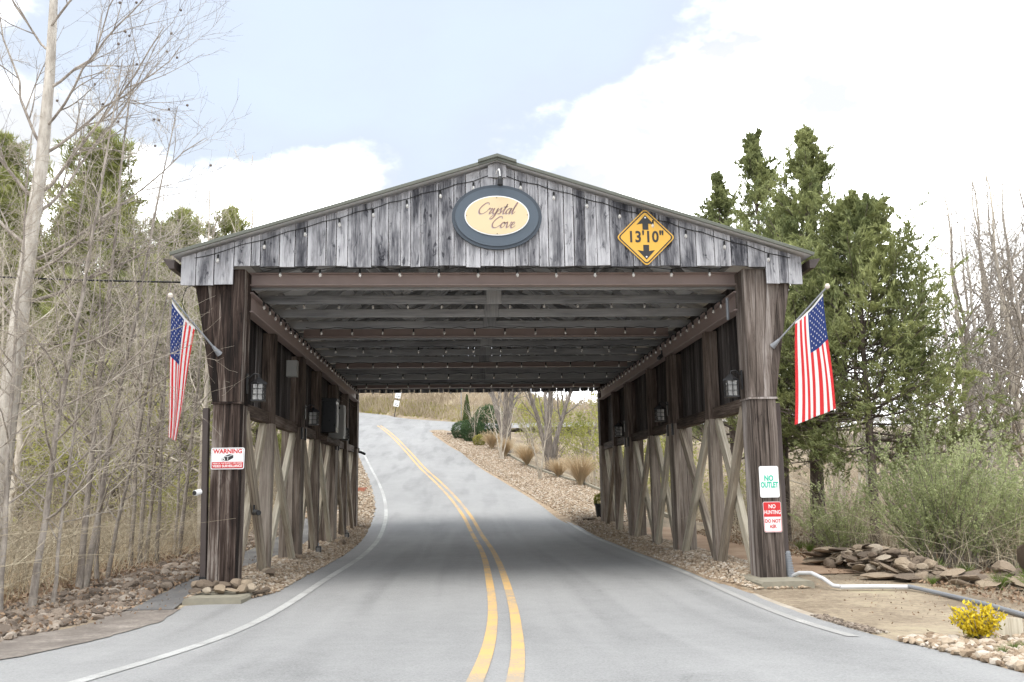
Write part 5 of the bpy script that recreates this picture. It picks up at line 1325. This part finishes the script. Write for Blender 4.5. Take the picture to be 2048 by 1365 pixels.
def tuft(seed, h, n, spread, mat, w=.006, plume=True):
    rng = np.random.default_rng(seed); k = 6; t = np.linspace(0, 1, k)
    a = rng.uniform(0, 6.283, n); sp_ = spread*rng.uniform(.1, 1, n); hh = h*rng.uniform(.55, 1, n)
    P = np.stack([(.1*spread*np.cos(a))[:, None]+(np.cos(a)*sp_)[:, None]*t**1.7, (.1*spread*np.sin(a))[:, None]+(np.sin(a)*sp_)[:, None]*t**1.7, hh[:, None]*(t-.25*t**3*rng.uniform(0, 1, n)[:, None])], -1)
    V, Q = tubes([(P, np.full((n, k), w)*np.linspace(1, .3, k), 3)])
    att = np.repeat(rng.uniform(0, 1, n), k*3); meshes = [np_mesh('blades', V, [Q], [M[mat]], attr=att)]
    if plume:
        C = P[:max(1, n//6), -1][:, None]+rng.normal(size=(max(1, n//6), 14, 3))*np.array([.015, .015, .07]); C = C.reshape(-1, 3)
        meshes.append(leaf_mesh('plumes', C, rng.uniform(.03, .06, len(C)), M['straw'], rng, .3, 1.0))
    return meshes
ORN = tuft(71, 1.45, 600, .85, 'straw', .009)
for (x, y, s, lab) in ((1.25, 41.2, .9, 'tan dry grass clump behind the small gold shrub'), (2.85, 34.2, 1.05, 'tan dry grass clump between the two forked trees'), (4.45, 25.7, 1.05, 'tan dry grass clump nearest the bridge'), (3.9, 28.9, .8, 'tan dry grass clump behind the broad vase tree'), (1.9, 38.0, .7, 'small dry grass clump beside the pale young tree')):
    plant('grass_clump', ORN, (x, y, gz(x, y)), x*5, (s*rw.uniform(.8, 1.15), s*rw.uniform(.8, 1.15), s*rw.uniform(.8, 1.2)), lab, 'grass clump', 'dry grass clumps in the gravel bed', (rw.uniform(-.15, .15), rw.uniform(-.15, .15)), names=('blades', 'plumes'))

# --- willowy shrub at the right
def willow(seed, h, n, spread, nleaf):
    rng = np.random.default_rng(seed); k = 9; t = np.linspace(0, 1, k); a = rng.uniform(0, 6.283, n); sp_ = spread*np.sqrt(rng.uniform(.02, 1, n)); hh = h*rng.uniform(.55, 1, n)*(1.1-.35*sp_/spread)
    b = rng.uniform(0, .45, n)*spread
    P = np.stack([(np.cos(a)*b)[:, None]+(np.cos(a)*sp_)[:, None]*t**1.4, (np.sin(a)*b)[:, None]+(np.sin(a)*sp_)[:, None]*t**1.4, hh[:, None]*t[None]], -1)+np.cumsum(rng.normal(size=(n, k, 3))*.012, 1)
    R0 = np.full((n, k), .008)*np.linspace(1, .3, k)
    P1, R1 = grow(P, R0, rng, 7, (.18, .34), (20, 45), .4, .08, 5, .6, .15, .95, .002)
    C = np.concatenate([pts_on(P, nleaf, rng, .2, .012), pts_on(P1, nleaf, rng, .05, .012)])
    cl = hashnoise(C[:, 0]+C[:, 2], C[:, 1]+C[:, 2], .4)
    return tube_mesh('stems', [(P, R0, 4), (P1, R1, 3)], M['bark_twig']), leaf_mesh('leaves', C, rng.uniform(.03, .065, len(C)), M['willow'], rng, .42, .6, cl)
WIL = willow(81, 2.5, 85, 1.05, 40); WIL2 = willow(82, 1.7, 45, .75, 28)
for (m, x, y, s, lab) in ((WIL, 7.25, 2.1, 1.0, 'large pale green willowy shrub behind the rock pile'), (WIL, 8.35, 2.5, .92, 'pale green willowy shrub right of the largest shrub'), (WIL2, 6.6, 4.6, .9, 'thin leafed shrub at the foot of the broad cedar'), (WIL2, 9.6, 3.0, 1.0, 'low pale shrub at the right edge of the wood')):
    plant('willow_shrub', m, (x, y, gz(x, y)-.05), x*3, s, lab, 'shrub', names=('stems', 'leaves'))
# --- yellow shrub in the foreground
rng = np.random.default_rng(91); k = 6; n = 60; t = np.linspace(0, 1, k); a = rng.uniform(0, 6.283, n); sp_ = .2*np.sqrt(rng.uniform(0, 1, n)); hh = rng.uniform(.16, .30, n)*(1.1-1.5*sp_)
P = np.stack([(np.cos(a)*sp_)[:, None]*t, (np.sin(a)*sp_)[:, None]*t, hh[:, None]*t], -1)
C = pts_on(P, 26, rng, .35, .012); C2 = pts_on(P[:25], 8, rng, .0, .015)
e = plant('yellow_shrub', (tube_mesh('stems', [(P, np.full((n, k), .0035), 4)], M['bark_twig']), leaf_mesh('leaves', C, rng.uniform(.03, .055, len(C)), M['golden'], rng, .5, .5), leaf_mesh('lower_leaves', C2*np.array([1, 1, .6]), rng.uniform(.025, .045, len(C2)), M['goldgreen'], rng, .5, .3)),
          (3.42, -5.36, gz(3.42, -5.36)+.01), 0, 1.0, 'bright yellow leafed shrub in the stones at lower right', 'shrub', None, (0, 0), ('stems', 'leaves', 'lower_leaves'))
# --- grass tufts among the rocks
GT = tuft(95, .3, 90, .2, 'grassgreen', .004, False)
for k, (x, y, s) in enumerate(((6.55, 1.1, .9), (6.75, .7, .8), (7.2, .2, 1.1), (6.65, -1.0, 1.2), (6.5, -1.25, 1.0), (6.9, -.95, 1.0), (6.2, 5.2, .9), (6.35, 6.1, .8), (3.3, -6.0, .3), (3.1, -6.2, .3), (3.45, -5.9, .25), (5.6, -.55, .5), (-5.15, -3.6, .5), (-5.0, -3.5, .4), (6.3, -.9, .9), (6.9, -1.5, .9), (5.9, 7.5, .6))):
    plant('grass_tuft', GT, (x, y, gz(x, y)), k, s, 'tuft of fresh green grass', 'grass', 'green grass tufts among the stones', names=('blades',))

# --- uncountable growth: brush, dry grass, litter
def brush(name, n, xy, h, label, mat='twig', size=(.003, .008), lean=.5, cat='brush'):
    rng = np.random.default_rng(len(name)+n); x, y = xy(rng, n); n = len(x); k = 5; t = np.linspace(0, 1, k)
    L = rng.uniform(h[0], h[1], n); a = rng.uniform(0, 6.283, n); ln = rng.uniform(.1, lean, n)*L
    z = ground(x, y, False); drp = rng.uniform(.1, .75, n)
    P = np.stack([x[:, None]+(np.cos(a)*ln)[:, None]*t**1.5, y[:, None]+(np.sin(a)*ln)[:, None]*t**1.5, z[:, None]-.05+L[:, None]*t*(1-drp[:, None]*t)], -1)+np.cumsum(rng.normal(size=(n, k, 3))*.05*np.minimum(L, 1)[:, None, None], 1)
    Rr = rng.uniform(size[0], size[1], n)[:, None]*np.linspace(1, .3, k)[None]
    P1, R1 = grow(P, Rr, rng, 3, (.3, .7), (30, 85), .1, .2, 4, .6, .2, .95, size[0]*.6)
    V, Q = tubes([(P, Rr, 3), (P1, R1, 3)])
    at = np.concatenate([np.repeat(rng.uniform(0, 1, n), k*3), np.repeat(rng.uniform(0, 1, len(P1)), 12)])
    o = link(bpy.data.objects.new(name, np_mesh(name, V, [Q], [M[mat]], attr=at))); return tag(o, label, cat, None, 'stuff')
def left_wood(r, n):
    y = r.uniform(-3, 30, n)**1.0; x = -5.9-np.abs(r.normal(size=n))*(3+.3*np.maximum(y, 0)); k = ((x-CAM.x)/(y-CAM.y) > -.66) & (x > -28) & (x < XR(y)-6.0); return x[k], y[k]
def right_wood(r, n):
    y = r.uniform(1, 45, n); x = 6.6+np.abs(r.normal(size=n))*(3+.25*y); k = ((x-CAM.x)/(y-CAM.y) < .7) & (x > XR(y)+6.6); return x[k], y[k]
brush('brush', 5200, left_wood, (.4, 2.4), 'tangle of dry twigs under the left wood', 'twig', (.003, .007), 1.3)
brush('brush', 5200, right_wood, (.4, 2.2), 'tangle of dry twigs under the right wood', 'twig', (.003, .007), 1.3)
brush('brush', 2500, left_wood, (.3, .9), 'dry tan grass under the left wood', 'straw', (.003, .006), .4, 'grass')
def bank(r, n):
    x = r.uniform(-40, 30, n); y = YE(x)+.7+r.uniform(0, 1, n)**1.3*26; return x, y
def grass_field(name, n, xy, h, w, label, mat):
    rng = np.random.default_rng(n); x, y = xy(rng, n); n = len(x); z = ground(x, y, False)
    H = rng.uniform(h[0], h[1], n)*(.5+hashnoise(x, y, 1.7)); a = rng.uniform(0, 6.283, n); W_ = rng.uniform(w[0], w[1], n)
    dx, dy = np.cos(a)*W_, np.sin(a)*W_; lx, ly = rng.normal(size=n)*.35*H, rng.normal(size=n)*.35*H
    V = np.stack([np.stack([x-dx, y-dy, z-.02], -1), np.stack([x+dx, y+dy, z-.02], -1), np.stack([x+lx+dx*.3, y+ly+dy*.3, z+H], -1), np.stack([x+lx-dx*.3, y+ly-dy*.3, z+H], -1)], 1).reshape(-1, 3)
    at = np.repeat(np.clip(hashnoise(x, y, 3.1)*.7+rng.uniform(0, .4, n), 0, 1), 4)
    o = link(bpy.data.objects.new(name, np_mesh(name, V, [np.arange(n*4).reshape(n, 4)], [M[mat]], attr=at))); return tag(o, label, 'grass', None, 'stuff')
grass_field('dry_grass', 42000, bank, (.25, .8), (.02, .05), 'dry tan grass covering the bank beyond the road', 'hillgrass')
def bankfoot(r, n):
    x = r.uniform(-16, 8, n); y = YE(x)+.5+r.uniform(0, 1, n)*4.0; return x, y
grass_field('green_grass', 9000, bankfoot, (.08, .22), (.02, .05), 'short olive grass at the foot of the bank', 'goldgreen')
def litter(name, n, xy, label, s=(.03, .07)):
    rng = np.random.default_rng(n); x, y = xy(rng, n); P = np.stack([x, y, ground(x, y, False)+.02+rng.uniform(0, .03, len(x))], -1); nrm = rng.normal(size=(len(x), 3)); 
    me = leaf_mesh(name, P, rng.uniform(s[0], s[1], len(x)), M['litter'], rng, .6, -.0)
    return tag(link(bpy.data.objects.new(name, me)), label, 'leaf litter', None, 'stuff')
litter('leaf_litter', 16000, lambda r, n: left_wood(r, n), 'dead leaves on the ground of the left wood', (.05, .11))
litter('leaf_litter', 14000, lambda r, n: right_wood(r, n), 'dead leaves on the ground of the right wood', (.05, .11))
def border(r, n):
    y = r.uniform(-6, 12, n); e2 = np.array([rip_edges(v) for v in y]); x = e2[:, 0]-.3+(e2[:, 1]-e2[:, 0]+.45)*r.uniform(0, 1, n); return x, y
def raise_litter(o, dz): o.location.z = dz
raise_litter(litter('leaf_litter', 2600, border, 'dead leaves caught among the border stones', (.03, .065)), .035)
def padlit(r, n):
    y = r.uniform(-5, 1.5, n); x = 3.3+r.uniform(0, 1, n)**.6*2.0; return x, y
litter('leaf_litter', 420, padlit, 'scattered crumbs of dead leaves on the concrete apron', (.012, .035))
def apronlit(r, n):
    y = r.uniform(-6.5, 8, n); x = np.where(y < -1.3, -3.9-.25*np.maximum(-y-1.3, 0), -4.0)-r.uniform(0, 1, n)*.8; return x, y
litter('leaf_litter', 500, apronlit, 'scattered dead leaves on the dark footpath', (.012, .04))
def rverge(r, n):
    y = r.uniform(-2.5, 12, n); x = 5.5+r.uniform(0, 1, n)**1.4*2.2; return x, y
litter('leaf_litter', 5000, rverge, 'dead leaves along the edge of the dirt path', (.03, .07))
brush('brush', 420, rverge, (.12, .4), 'thin dry stems along the edge of the dirt path', 'twig', (.002, .004), .9)

# ---------------------------------------------------------------- LABELS: number the look-alikes by their order in the picture
ORD += ['seventeenth', 'eighteenth', 'nineteenth', 'twentieth']
def order_labels(group):
    obs = [o for o in COL.objects if o.parent is None and o.get('group') == group]
    def px(o): d = o.matrix_basis.translation-CAM; return d.dot(_R2)/max(d.dot(_F), .1)
    obs.sort(key=px)
    for k, o in enumerate(obs[:20]): o['label'] = '%s, %s from the left' % (o['label'], ORD[k])
for gname in ('budding trees beyond the gravel bed', 'budding trees of the left wood', 'stones at the left front post', 'green grass tufts among the stones', 'stones at the bridge feet'): order_labels(gname)
